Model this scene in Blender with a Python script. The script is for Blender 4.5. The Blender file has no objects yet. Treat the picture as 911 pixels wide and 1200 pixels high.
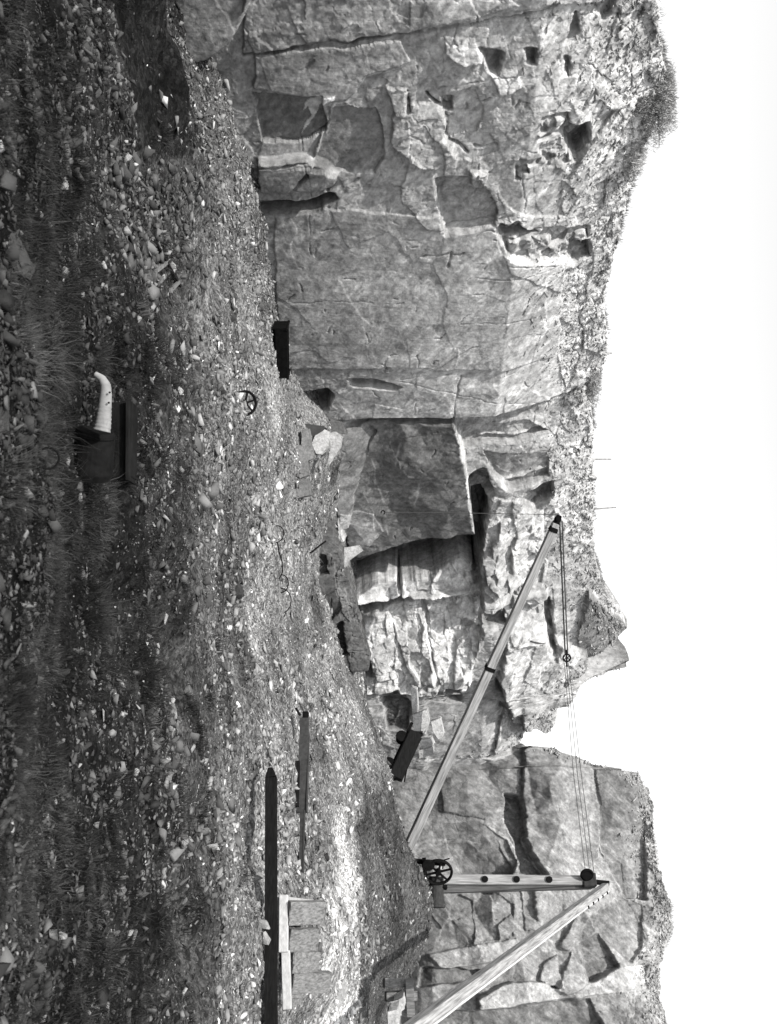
import bpy, bmesh, math, random
import numpy as np
from mathutils import Vector, Matrix

random.seed(11)
rng = np.random.default_rng(7)
C = bpy.context.scene.collection
F = 1152.0                      # focal length in photo pixels (long side 1200)

# ------------------------------------------------------------------ helpers
def P(x, y, d):
    """photo pixel (x,y) seen at depth d -> world point (the photo lies on its side: +x is up)."""
    return Vector(((y - 600.0) / F * d, d, (x - 455.5) / F * d))

def tag(o, label=None, cat=None, group=None, kind=None):
    if label: o['label'] = label
    if cat: o['category'] = cat
    if group: o['group'] = group
    if kind: o['kind'] = kind
    return o

def empty(name, loc):
    o = bpy.data.objects.new(name, None); C.objects.link(o)
    o.location = loc; o.empty_display_size = 0.3
    return o

def link(name, me, mat=None, parent=None):
    o = bpy.data.objects.new(name, me); C.objects.link(o)
    if mat and not me.materials: me.materials.append(mat)
    if parent:
        o.parent = parent
        if parent.type == 'MESH':
            o.matrix_parent_inverse = (parent.matrix_parent_inverse and (Matrix.Translation(parent.parent.location) @ parent.matrix_parent_inverse @ parent.matrix_basis)).inverted() if parent.parent else parent.matrix_basis.inverted()
            return o
        o.matrix_parent_inverse = Matrix.Translation(-Vector(parent.location))
    return o

def bm_obj(name, bm, mat, parent=None, smooth=False):
    bmesh.ops.recalc_face_normals(bm, faces=bm.faces)
    me = bpy.data.meshes.new(name); bm.to_mesh(me); bm.free()
    if smooth: me.shade_smooth()
    return link(name, me, mat, parent)

def np_mesh(name, verts, faces, attrs=None, smooth=False):
    """verts (N,3), faces (M,k) all the same size."""
    me = bpy.data.meshes.new(name)
    v = np.ascontiguousarray(verts, dtype=np.float32); f = np.ascontiguousarray(faces, dtype=np.int32)
    k = f.shape[1]
    me.vertices.add(len(v)); me.vertices.foreach_set('co', v.ravel())
    me.loops.add(f.size); me.loops.foreach_set('vertex_index', f.ravel())
    me.polygons.add(len(f))
    me.polygons.foreach_set('loop_start', np.arange(0, f.size, k, dtype=np.int32))
    me.polygons.foreach_set('loop_total', np.full(len(f), k, dtype=np.int32))
    for n, a in (attrs or {}).items():
        at = me.attributes.new(n, 'FLOAT', 'POINT')
        at.data.foreach_set('value', np.ascontiguousarray(a, dtype=np.float32))
    me.update(calc_edges=True); me.validate()
    if smooth: me.shade_smooth()
    return me

def align(o, a, b):
    """give a beam its own axes (local x along it) so that the wood grain runs lengthwise."""
    x = (Vector(b) - Vector(a)).normalized(); s_, u_ = frame_axes(x)
    M = Matrix((x, s_, u_)).transposed().to_4x4(); M.translation = Vector(a)
    o.data.transform(M.inverted()); o.matrix_basis = M
    return o

def frame_axes(d, up=Vector((0, 0, 1))):
    d = d.normalized()
    s = d.cross(up)
    if s.length < 1e-4: s = d.cross(Vector((1, 0, 0)))
    s.normalize(); u = s.cross(d).normalized()
    return s, u

def add_beam(bm, a, b, w, h, up=Vector((0, 0, 1)), w2=None, h2=None, side=None):
    a = Vector(a); b = Vector(b); s, u = frame_axes(b - a, up)
    if side is not None:
        s = Vector(side); d = (b - a).normalized(); s = (s - d * s.dot(d)).normalized(); u = s.cross(d).normalized()
    w2 = w if w2 is None else w2; h2 = h if h2 is None else h2
    vs = []
    for p, ww, hh in ((a, w, h), (b, w2, h2)):
        for i, j in ((-1, -1), (1, -1), (1, 1), (-1, 1)):
            vs.append(bm.verts.new(p + s * (i * ww / 2) + u * (j * hh / 2)))
    for q in ((0, 1, 2, 3), (7, 6, 5, 4), (0, 4, 5, 1), (1, 5, 6, 2), (2, 6, 7, 3), (3, 7, 4, 0)):
        bm.faces.new([vs[i] for i in q])

def add_tube(bm, pts, r, n=8, cap=True):
    pts = [Vector(p) for p in pts]; rings = []
    rr = r if isinstance(r, (list, tuple)) else [r] * len(pts)
    s0 = None
    for i, p in enumerate(pts):
        d = (pts[min(i + 1, len(pts) - 1)] - pts[max(i - 1, 0)])
        if s0 is None: s, u = frame_axes(d)
        else:
            dn = d.normalized(); s = (s0 - dn * s0.dot(dn)).normalized(); u = s.cross(dn).normalized()
        s0 = s
        rings.append([bm.verts.new(p + s * (math.cos(2 * math.pi * k / n) * rr[i]) + u * (math.sin(2 * math.pi * k / n) * rr[i])) for k in range(n)])
    for i in range(len(rings) - 1):
        for k in range(n):
            bm.faces.new((rings[i][k], rings[i][(k + 1) % n], rings[i + 1][(k + 1) % n], rings[i + 1][k]))
    if cap:
        bm.faces.new(rings[0][::-1]); bm.faces.new(rings[-1])

def add_ring(bm, c, axis, R, r, n=32, m=8, arc=(0, 2 * math.pi), flat=1.0):
    c = Vector(c); s, u = frame_axes(Vector(axis)); ax = Vector(axis).normalized()
    full = abs(arc[1] - arc[0] - 2 * math.pi) < 1e-3
    rings = []
    for i in range(n + (0 if full else 1)):
        t = arc[0] + (arc[1] - arc[0]) * i / n
        rad = s * math.cos(t) + u * math.sin(t)
        rings.append([bm.verts.new(c + rad * (R + math.cos(2 * math.pi * k / m) * r) + ax * (math.sin(2 * math.pi * k / m) * r * flat)) for k in range(m)])
    cnt = len(rings)
    for i in range(cnt if full else cnt - 1):
        A, B = rings[i], rings[(i + 1) % cnt]
        for k in range(m): bm.faces.new((A[k], A[(k + 1) % m], B[(k + 1) % m], B[k]))
    if not full: bm.faces.new(rings[0][::-1]); bm.faces.new(rings[-1])

def bevel(bm, w):
    bmesh.ops.remove_doubles(bm, verts=bm.verts, dist=1e-5)
    bmesh.ops.bevel(bm, geom=list(bm.edges), offset=w, segments=1, affect='EDGES', clamp_overlap=True)

# ------------------------------------------------------------------ numpy noise
def _hash(ix, iy, seed):
    h = (ix.astype(np.int64) * 374761393 + iy.astype(np.int64) * 668265263 + seed * 1442695041) & 0xFFFFFFFF
    h = ((h ^ (h >> 13)) * 1274126177) & 0xFFFFFFFF
    h = ((h ^ (h >> 16)) * 2246822519) & 0xFFFFFFFF
    return ((h ^ (h >> 15)) & 0xFFFFFF) / float(0xFFFFFF)

def vnoise(x, y, seed=0):
    ix = np.floor(x); iy = np.floor(y); fx = x - ix; fy = y - iy
    fx = fx * fx * fx * (fx * (fx * 6 - 15) + 10); fy = fy * fy * fy * (fy * (fy * 6 - 15) + 10)
    a = _hash(ix, iy, seed); b = _hash(ix + 1, iy, seed); c = _hash(ix, iy + 1, seed); d = _hash(ix + 1, iy + 1, seed)
    return (a * (1 - fx) + b * fx) * (1 - fy) + (c * (1 - fx) + d * fx) * fy

def fbm(x, y, seed=0, oct=5, gain=0.5):
    t = np.zeros_like(x, dtype=float); amp = 1.0; tot = 0.0
    for o in range(oct):
        t += amp * (vnoise(x, y, seed + o * 17) - 0.5) * 2; tot += amp
        amp *= gain; x = x * 2.03 + 3.7; y = y * 2.03 + 1.3
    return t / tot

def facets(s, z, cs, cz, seed, off, tilt, jit=0.9, rot=0.0):
    """planar facets on a jittered Voronoi: returns height, cell random, edge distance."""
    c, sn = math.cos(rot), math.sin(rot)
    x = (s * c + z * sn) / cs; y = (-s * sn + z * c) / cz
    ix = np.floor(x); iy = np.floor(y)
    best = np.full(x.shape, 1e9); sec = np.full(x.shape, 1e9)
    h = np.zeros_like(x, dtype=float); rid = np.zeros_like(x, dtype=float)
    for dx in (-1, 0, 1):
        for dy in (-1, 0, 1):
            cx = ix + dx; cy = iy + dy
            px = cx + 0.5 + jit * (_hash(cx, cy, seed) - 0.5); py = cy + 0.5 + jit * (_hash(cx, cy, seed + 1) - 0.5)
            ax = np.abs(x - px); ay = np.abs(y - py)
            dd = np.maximum(ax, ay) * 0.7 + (ax + ay) * 0.3
            hh = off * (_hash(cx, cy, seed + 2) - 0.5) * 2 + tilt * ((_hash(cx, cy, seed + 3) - 0.5) * (x - px) * cs + (_hash(cx, cy, seed + 4) - 0.5) * (y - py) * cz) * 2
            m = dd < best
            sec = np.where(m, best, np.minimum(sec, dd))
            h = np.where(m, hh, h); rid = np.where(m, _hash(cx, cy, seed + 5), rid); best = np.where(m, dd, best)
    return h, rid, sec - best

def crease(s, z, cs, cz, seed, rot=0.0):
    """piecewise-linear noise: continuous planar facets meeting in creases."""
    c, sn = math.cos(rot), math.sin(rot)
    x = (s * c + z * sn) / cs; y = (-s * sn + z * c) / cz
    x = x + 0.25 * fbm(x * 0.9, y * 0.9, seed + 7, 2); y = y + 0.25 * fbm(x * 0.9 + 5, y * 0.9, seed + 8, 2)
    ix = np.floor(x); iy = np.floor(y); fx = x - ix; fy = y - iy
    a = _hash(ix, iy, seed); b = _hash(ix + 1, iy, seed); d = _hash(ix, iy + 1, seed); e = _hash(ix + 1, iy + 1, seed)
    flip = _hash(ix, iy, seed + 3) > 0.5
    t1 = np.where(fx + fy < 1, a + (b - a) * fx + (d - a) * fy, e + (d - e) * (1 - fx) + (b - e) * (1 - fy))
    t2 = np.where(fx > fy, a + (b - a) * fx + (e - b) * fy, a + (e - d) * fx + (d - a) * fy)
    return (np.where(flip, t1, t2) - 0.5) * 2

def in_poly(px, py, poly):
    ins = np.zeros(px.shape, dtype=bool); n = len(poly); j = n - 1
    for i in range(n):
        xi, yi = poly[i]; xj, yj = poly[j]
        if yi != yj:
            ins ^= ((yi > py) != (yj > py)) & (px < (xj - xi) * (py - yi) / (yj - yi) + xi)
        j = i
    return ins

def seg_dist(px, py, a, b):
    ax, ay = a; bx, by = b; dx, dy = bx - ax, by - ay; L = dx * dx + dy * dy + 1e-9
    t = np.clip(((px - ax) * dx + (py - ay) * dy) / L, 0, 1)
    return np.hypot(px - ax - t * dx, py - ay - t * dy)

# ------------------------------------------------------------------ materials (all greys: the photograph is black and white)
def new_mat(name):
    m = bpy.data.materials.new(name); m.use_nodes = True
    nt = m.node_tree; b = nt.nodes['Principled BSDF']
    return m, nt, b

def N(nt, typ, **kw):
    n = nt.nodes.new(typ)
    for k, v in kw.items():
        if k.startswith('i_'): n.inputs[k[2:].replace('_', ' ')].default_value = v
        else: setattr(n, k, v)
    return n

def math_n(nt, op, a, b=None, clamp=False):
    n = nt.nodes.new('ShaderNodeMath'); n.operation = op; n.use_clamp = clamp
    for i, q in enumerate((a, b)):
        if q is None: continue
        if isinstance(q, (int, float)): n.inputs[i].default_value = q
        else: nt.links.new(q, n.inputs[i])
    return n.outputs[0]

def mapr(nt, v, a, b, c, d):
    n = nt.nodes.new('ShaderNodeMapRange'); nt.links.new(v, n.inputs[0])
    for i, q in enumerate((a, b, c, d)): n.inputs[i + 1].default_value = q
    return n.outputs[0]

def noise_n(nt, vec, scale, detail=6, rough=0.6, dist=0.0):
    n = N(nt, 'ShaderNodeTexNoise'); n.inputs['Scale'].default_value = scale; n.inputs['Detail'].default_value = detail
    n.inputs['Roughness'].default_value = rough; n.inputs['Distortion'].default_value = dist
    nt.links.new(vec, n.inputs['Vector']); return n.outputs['Fac']

def grey_to(nt, val, sock):
    c = nt.nodes.new('ShaderNodeCombineColor')
    for i in range(3): nt.links.new(val, c.inputs[i])
    nt.links.new(c.outputs[0], sock)

def rock_material(name, base, attr=True, mott=0.5, fine=0.35, vein=0.5, bump=0.5, scale=1.0, objrand=0.0, streak=0.3):
    m, nt, b = new_mat(name)
    tc = N(nt, 'ShaderNodeTexCoord'); vec = tc.outputs['Object']
    n1 = mapr(nt, noise_n(nt, vec, 0.55 * scale, 7, 0.62, 0.4), 0.3, 0.7, 1 - mott * 0.6, 1 + mott * 0.6)
    n2 = mapr(nt, noise_n(nt, vec, 5.0 * scale, 9, 0.7, 0.3), 0.3, 0.7, 1 - fine * 0.6, 1 + fine * 0.6)
    mp = N(nt, 'ShaderNodeMapping'); mp.inputs['Scale'].default_value = (1.6, 1.6, 0.22); mp.inputs['Rotation'].default_value = (0.12, 0.1, 0)
    nt.links.new(vec, mp.inputs['Vector'])
    n3 = mapr(nt, noise_n(nt, mp.outputs[0], 1.6 * scale, 6, 0.6, 0.8), 0.3, 0.7, 1 - streak * 0.6, 1 + streak * 0.6)
    v = math_n(nt, 'MULTIPLY', n1, n2); v = math_n(nt, 'MULTIPLY', v, n3)
    v = math_n(nt, 'MULTIPLY', v, base)
    if attr:
        at = N(nt, 'ShaderNodeAttribute', attribute_name='tone')
        v = math_n(nt, 'MULTIPLY', v, at.outputs['Fac'])
    if objrand:
        oi = N(nt, 'ShaderNodeObjectInfo')
        v = math_n(nt, 'MULTIPLY', v, mapr(nt, oi.outputs['Random'], 0, 1, 1 - objrand, 1 + objrand))
    if vein:
        q = noise_n(nt, vec, 0.9 * scale, 4, 0.55, 1.2)
        q = math_n(nt, 'ABSOLUTE', math_n(nt, 'SUBTRACT', q, 0.5))
        line = mapr(nt, q, 0.0, 0.006, 1.0, 0.0)
        msk = mapr(nt, noise_n(nt, vec, 1.7 * scale, 3, 0.5), 0.52, 0.68, 0.0, 1.0)
        blot = mapr(nt, noise_n(nt, vec, 3.2 * scale, 8, 0.72, 0.6), 0.62, 0.74, 0.0, 0.8)
        wv = math_n(nt, 'MAXIMUM', math_n(nt, 'MULTIPLY', line, msk), blot)
        v = math_n(nt, 'ADD', v, math_n(nt, 'MULTIPLY', math_n(nt, 'MULTIPLY', wv, vein), v))
    v = math_n(nt, 'MINIMUM', v, 0.78)
    grey_to(nt, v, b.inputs['Base Color'])
    b.inputs['Roughness'].default_value = 0.88
    b.inputs['Specular IOR Level'].default_value = 0.06
    if bump:
        h1 = noise_n(nt, vec, 7 * scale, 10, 0.68, 0.2)
        h2 = noise_n(nt, mp.outputs[0], 14 * scale, 8, 0.65, 0.5)
        hh = math_n(nt, 'ADD', h1, math_n(nt, 'MULTIPLY', h2, 0.6))
        bp = N(nt, 'ShaderNodeBump'); bp.inputs['Strength'].default_value = bump; bp.inputs['Distance'].default_value = 0.06
        nt.links.new(hh, bp.inputs['Height']); nt.links.new(bp.outputs[0], b.inputs['Normal'])
    return m

def plain_material(name, base, rough=0.8, var=0.35, scale=6.0, stretch=(1, 1, 1), bump=0.15, metal=0.0, attr=False, spec=0.08):
    m, nt, b = new_mat(name)
    tc = N(nt, 'ShaderNodeTexCoord')
    mp = N(nt, 'ShaderNodeMapping'); mp.inputs['Scale'].default_value = stretch
    nt.links.new(tc.outputs['Object'], mp.inputs['Vector'])
    n1 = noise_n(nt, mp.outputs[0], scale, 8, 0.65, 0.3)
    v = math_n(nt, 'MULTIPLY', mapr(nt, n1, 0.25, 0.75, 1 - var, 1 + var), base)
    v = math_n(nt, 'MULTIPLY', v, mapr(nt, N(nt, 'ShaderNodeObjectInfo').outputs['Random'], 0, 1, 0.82, 1.18))
    if attr:
        at = N(nt, 'ShaderNodeAttribute', attribute_name='tone'); v = math_n(nt, 'MULTIPLY', v, at.outputs['Fac'])
    grey_to(nt, v, b.inputs['Base Color'])
    b.inputs['Roughness'].default_value = rough; b.inputs['Metallic'].default_value = metal
    b.inputs['Specular IOR Level'].default_value = spec
    if bump:
        bp = N(nt, 'ShaderNodeBump'); bp.inputs['Strength'].default_value = bump; bp.inputs['Distance'].default_value = 0.02
        nt.links.new(n1, bp.inputs['Height']); nt.links.new(bp.outputs[0], b.inputs['Normal'])
    return m

M_CLIFF = rock_material('slate_cliff', 0.235, True, 0.26, 0.75, 0.06, 0.5, streak=0.45)
M_GROUND = rock_material('quarry_ground', 0.2, True, 0.5, 0.7, 0.2, 0.9, 2.0, streak=0.0)
def add_chips(m):
    nt = m.node_tree; b = nt.nodes['Principled BSDF']; tc = N(nt, 'ShaderNodeTexCoord'); old = b.inputs['Base Color'].links[0].from_socket; v = None
    for sc, lo, hi in ((13.0, 0.45, 1.65), (34.0, 0.5, 1.6)):
        vo = N(nt, 'ShaderNodeTexVoronoi'); vo.inputs['Scale'].default_value = sc; nt.links.new(tc.outputs['Object'], vo.inputs['Vector'])
        sp = N(nt, 'ShaderNodeSeparateColor'); nt.links.new(vo.outputs['Color'], sp.inputs[0])
        q = mapr(nt, sp.outputs[0], 0, 1, lo, hi); v = q if v is None else math_n(nt, 'MULTIPLY', v, q)
    mx = N(nt, 'ShaderNodeVectorMath', operation='SCALE'); nt.links.new(old, mx.inputs[0]); nt.links.new(v, mx.inputs['Scale']); nt.links.new(mx.outputs[0], b.inputs['Base Color'])
add_chips(M_GROUND)
M_RUBBLE = rock_material('rubble_stone', 0.2, True, 0.3, 0.3, 0.0, 0.2, 2.0, streak=0.0)
M_STONE_P = rock_material('pale_stone', 0.28, False, 0.5, 0.7, 0.3, 0.6, 3.0, 0.15)
M_STONE_M = rock_material('grey_stone', 0.11, False, 0.5, 0.7, 0.4, 0.6, 3.0, 0.25)
M_STONE_D = rock_material('dark_stone', 0.04, False, 0.25, 0.3, 0.2, 0.4, 3.0, 0.25)
M_IRON = plain_material('dark_iron', 0.007, 0.7, 0.5, 9, bump=0.3, spec=0.01)
M_RUST = plain_material('worn_iron', 0.03, 0.7, 0.5, 12, bump=0.3)
M_TARRED = plain_material('tarred_timber', 0.010, 0.9, 0.6, 5, (1, 1, 6), 0.3, spec=0.02)
M_TIMBER = plain_material('weathered_timber', 0.25, 0.85, 0.75, 5, (0.22, 3.5, 3.5), 0.5)
M_BOARD2 = plain_material('dark_grained_timber', 0.08, 0.85, 0.7, 5, (0.22, 3.5, 3.5), 0.5)
M_STRUT = plain_material('grained_timber', 0.2, 0.85, 0.85, 5, (0.22, 3.5, 3.5), 0.6)
M_STRUT_LIT = plain_material('strut_lit_timber', 0.42, 0.85, 0.5, 5, (0.25, 3, 3), 0.3)  # paler timber that paints the lit upper face of the strut
M_BOARD = plain_material('old_board', 0.12, 0.85, 0.8, 5, (6, 6, 0.8), 0.6)
M_PALEBOARD = plain_material('pale_board', 0.3, 0.85, 0.35, 6, (0.6, 3, 3), 0.4)
M_PIPE = plain_material('pale_canvas', 0.16, 0.8, 0.45, 8, bump=0.1)
M_CABLE = plain_material('steel_cable', 0.04, 0.6, 0.2, 20, bump=0)
M_GRASS = plain_material('heath_grass', 0.03, 0.9, 0.3, 3, attr=True, bump=0, spec=0.1)
M_LEAF = plain_material('gorse_leaf', 0.09, 0.85, 0.3, 3, attr=True, bump=0, spec=0.1)
M_TWIG = plain_material('twig', 0.08, 0.9, 0.3, 8, bump=0)

# ------------------------------------------------------------------ ground heightfield
GP = []
for u in (-250, -50, 150, 350, 550, 750, 950, 1150, 1350):
    GP += [(u, 0, 4.2), (u, 60, 6.1), (u, -200, 2.6)]
GP += [(u, v, d) for (u, v, d) in (
    # left bank crest and the dip behind it
    (-150, 150, 11.5), (0, 161, 12), (60, 176, 12.5), (120, 192, 13), (180, 207, 14), (240, 222, 15.5), (300, 236, 17.2),
    (-150, 140, 15), (0, 150, 15.5), (60, 168, 16), (120, 192, 16.5), (180, 214, 17.2), (240, 235, 18.5),
    (-150, 180, 19), (0, 196, 20.3), (60, 228, 21.8), (100, 255, 22.8), (150, 282, 23.9), (250, 302, 26), (330, 322, 28.1), (400, 331, 29.5),
    (440, 345, 30), (470, 368, 31), (500, 405, 31.8), (560, 402, 33), (620, 388, 33.4),
    (0, 110, 8.8), (100, 125, 9.2), (200, 120, 9), (0, 140, 10.3), (100, 160, 11), (250, 180, 12), (300, 215, 14.5), (350, 250, 18), (300, 280, 22), (200, 262, 21), (400, 290, 23),
    (600, 100, 7.6), (600, 150, 9.7), (600, 200, 12.5), (600, 250, 16), (600, 300, 21), (600, 340, 27), (620, 360, 31),
    (400, 120, 8.6), (400, 200, 12.8), (400, 250, 16.5), (400, 310, 25.5), (500, 340, 28),
    (800, 120, 8.2), (800, 200, 12), (800, 270, 16.5), (800, 320, 21), (790, 350, 25.5), (790, 385, 31), (830, 400, 30), (850, 432, 33.5), (700, 362, 31.5),
    (890, 455, 34), (940, 464, 34.3), (1000, 481, 34.5), (1030, 497, 34.6), (1060, 502, 34.6), (1100, 500, 34.6), (1130, 488, 34.6), (1150, 474, 34.4), (1200, 456, 34), (1320, 450, 34),
    (1000, 465, 38.5), (1100, 470, 39), (1200, 440, 39), (900, 440, 38), (800, 425, 37), (1320, 440, 39),
    (1000, 120, 7.8), (1000, 200, 11), (1000, 260, 13.8), (1000, 308, 16.8), (1000, 345, 19.5), (1000, 378, 22.3), (1000, 405, 25), (1000, 450, 30),
    (1200, 120, 7.6), (1200, 200, 10.5), (1200, 270, 13.2), (1200, 312, 15.3), (1200, 350, 17.8), (1200, 385, 20.5), (1200, 415, 23.5), (1200, 440, 30),
    (1350, 200, 10.3), (1350, 312, 15), (1350, 410, 23),
    (1115, 312, 15.6), (1080, 384, 18.2), (1150, 384, 18.0), (1115, 330, 16.2), (1100, 418, 23.5), (1100, 455, 29),
    (900, 300, 16.8), (900, 345, 20.3), (900, 390, 25.5), (900, 428, 30))]
gx = np.array([(u - 600) / F * d for u, v, d in GP]); gy = np.array([d for u, v, d in GP], float); gz = np.array([(v - 455.5) / F * d for u, v, d in GP])
def _tps(r2): return 0.5 * r2 * np.log(r2 + 1e-12)
# work in (x/y-like, log y) space so that near and far are equally smooth
def _gco(x, y):
    yy = np.clip(y, 2.4, 41.0); return np.clip(x / yy, -0.8, 0.8) * 2.2, np.log(yy) * 1.6
ga, gb = _gco(gx, gy)
n_ = len(ga)
K_ = _tps((ga[:, None] - ga[None]) ** 2 + (gb[:, None] - gb[None]) ** 2) + np.eye(n_) * 2e-3
Q_ = np.stack([np.ones(n_), ga, gb], 1)
A_ = np.block([[K_, Q_], [Q_.T, np.zeros((3, 3))]])
W_ = np.linalg.solve(A_, np.concatenate([gz, np.zeros(3)]))
def ground_smooth(x, y):
    x = np.asarray(x, float); y = np.asarray(y, float); sh = x.shape
    a, b = _gco(x.ravel(), y.ravel()); out = np.empty(a.size)
    for i in range(0, a.size, 20000):
        aa = a[i:i + 20000]; bb = b[i:i + 20000]
        k = _tps((aa[:, None] - ga[None]) ** 2 + (bb[:, None] - gb[None]) ** 2)
        out[i:i + 20000] = k @ W_[:n_] + W_[n_] + W_[n_ + 1] * aa + W_[n_ + 2] * bb
    return out.reshape(sh)
def ground_noise(x, y):
    return (0.17 * fbm(x * 0.6, y * 0.6, 5, 3) + 0.10 * fbm(x * 1.9, y * 1.9, 9, 4) + 0.025 * fbm(x * 8, y * 8, 14, 3)) * np.clip(np.asarray(y) / 6.0, 0.4, 1.0)
CREST = [((u - 600) / F * d, d) for u, v, d in ((-120, 148, 11.6), (0, 161, 12), (60, 176, 12.5), (120, 192, 13), (180, 207, 14), (240, 222, 15.5))]
TRENCH = [[((u - 600) / F * d, d) for u, v, d in q] for q in (((530, 281, 19.2), (620, 305, 21.3), (690, 319, 22.3), (770, 330, 23)), ((235, 268, 22.2), (320, 283, 22.9), (390, 289, 23.2)), ((90, 225, 19.8), (150, 240, 20.2), (215, 250, 20.3)), ((640, 165, 10.4), (720, 195, 11.8), (800, 215, 12.8)), ((900, 170, 9.7), (1010, 190, 10.4), (1120, 225, 11.6)), ((380, 225, 14.6), (470, 232, 14.6), (560, 225, 14)))]
def ground_extra(x, y):
    d = np.full(x.shape, 99.0)
    for A, B in zip(CREST[:-1], CREST[1:]): d = np.minimum(d, seg_dist(x, y, A, B))
    h = 0.28 * np.exp(-(d / 0.45) ** 2)
    o1 = np.array([-400 / F * 0 + (-200 - 600) / F * 18.5, 18.5]); e1 = np.array([(500 - 600) / F * 31.3, 31.3]); L1 = np.linalg.norm(e1 - o1); t1 = (e1 - o1) / L1; n1 = np.array([t1[1], -t1[0]])
    sd = (x - o1[0]) * n1[0] + (y - o1[1]) * n1[1]; sa = (x - o1[0]) * t1[0] + (y - o1[1]) * t1[1]
    h = h + (0.30 + 0.25 * fbm(sa * 0.5, sa * 0, 55, 3)) * np.clip(1 - sd / 1.9, 0, 1) * (sd > -2) * np.clip((L1 - sa) / 3, 0, 1)
    for tr in TRENCH:
        d = np.full(x.shape, 99.0)
        for A, B in zip(tr[:-1], tr[1:]): d = np.minimum(d, seg_dist(x, y, A, B))
        d = d * (1 + 0.5 * fbm(x * 1.2, y * 1.2, 59, 3)); h = h - 0.24 * np.exp(-(d / 0.38) ** 2) + 0.12 * np.exp(-((d - 0.8) / 0.35) ** 2)
    return h + 0.10 * fbm(x * 0.35 + y * 0.2, y * 0.8 - x * 0.3, 57, 3) * np.clip(y / 8 - 0.5, 0, 1) * np.clip((30 - y) / 5, 0, 1)
def ground_z(x, y):
    x = np.asarray(x, float); y = np.asarray(y, float)
    return ground_smooth(x, y) + ground_noise(x, y) + ground_extra(x, y)
def gz1(x, y): return float(ground_z(np.array([x]), np.array([y]))[0])

def to_px(x, y, z): return z / y * F + 455.5, x / y * F + 600    # -> photo (x,y)

def veg_cover(x, y):
    """how much heath covers the soil (0..1): heavy near the camera, none on the working floor."""
    z = ground_smooth(x, y); yy = np.maximum(y, 1.0)
    v = z / yy * F + 455.5; u = x / yy * F + 600
    lim = np.interp(u, [0, 150, 300, 450, 600, 800, 950, 1200], [150, 105, 165, 200, 190, 235, 225, 215])
    base = np.clip((lim - v) / 90.0, -0.6, 0.75)
    n = fbm(x * 1.3 - y * 0.5, y * 1.3 + x * 0.4, 31, 4) * 0.85 + fbm(x * 3.6, y * 3.6, 37, 3) * 0.4
    return np.clip(base + n + 0.12, 0, 1) * (v < lim + 40)

def patch_tone(x, y): return np.clip(1 + 0.75 * fbm(x * 0.5 + 0.3 * y, y * 0.5, 431, 4) + 0.35 * fbm(x * 2.2, y * 1.6, 437, 3), 0.35, 1.9)
def gravel_mask(x, y, v, u):
    vv = v + 9 * fbm(x * 1.1, y * 1.1, 401, 3)
    c = np.interp(u, [900, 1000, 1100, 1250], [388, 402, 394, 388]); w = np.interp(u, [900, 1000, 1100], [8, 14, 24])
    return np.exp(-((vv - c) / w) ** 2) * np.clip((u - 900) / 150, 0, 1)
def ground_tone(x, y):
    z = ground_smooth(x, y); yy = np.maximum(y, 1.0)
    v = z / yy * F + 455.5; u = x / yy * F + 600
    t = np.interp(v, [0, 120, 200, 260, 320, 400, 500], [0.05, 0.07, 0.16, 0.42, 0.75, 0.65, 0.55])
    t = t * (1 - 0.6 * veg_cover(x, y)) * patch_tone(x, y)
    v0, u0 = v, u; v = v + 7 * fbm(x * 1.3, y * 1.3, 411, 4); u = u + 30 * fbm(x * 1.0, y * 1.0, 415, 4)
    # the trodden pale path below the left face, the bare dark bank, the pale gravel tip behind the plank wall
    t = np.where(in_poly(v, u, [(175, 120), (222, 200), (255, 330), (240, 420), (218, 400), (195, 250), (160, 160)]), t * 1.45, t)
    t = np.where(in_poly(v, u, [(120, -40), (162, -40), (205, 175), (172, 175), (150, 100)]), t * 0.55, t)
    t = t * (1 + 1.8 * gravel_mask(x, y, v0, u0))
    t = np.where(in_poly(v, u, [(420, 930), (418, 1130), (430, 1230), (510, 1230), (510, 930)]), t * 0.5, t)
    return t

def build_ground():
    ys = np.concatenate([[-250, -60, -15, -4, 0.0, 1.2], np.exp(np.linspace(math.log(2.2), math.log(46), 620)), [52, 70, 120, 300, 900]])
    th = np.concatenate([[-90, -30, -10, -4, -2, -1.3, -0.95], np.linspace(-0.75, 0.75, 760), [0.95, 1.3, 2, 4, 10, 30, 90]])
    Y, T = np.meshgrid(ys, th, indexing='ij')
    X = np.clip(T * np.maximum(Y, 2.2), -1500, 1500)
    Z = ground_z(X, Y)
    nr, nc = Y.shape
    idx = np.arange(nr * nc).reshape(nr, nc)
    f = np.stack([idx[:-1, :-1], idx[:-1, 1:], idx[1:, 1:], idx[1:, :-1]], -1).reshape(-1, 4)
    me = np_mesh('ground', np.stack([X, Y, Z], -1).reshape(-1, 3), f, {'tone': ground_tone(X, Y).ravel()}, True)
    tag(link('ground', me, M_GROUND), 'uneven quarry floor of dark soil and broken slate rising to a spoil mound', 'ground', kind='structure')
build_ground()

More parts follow.
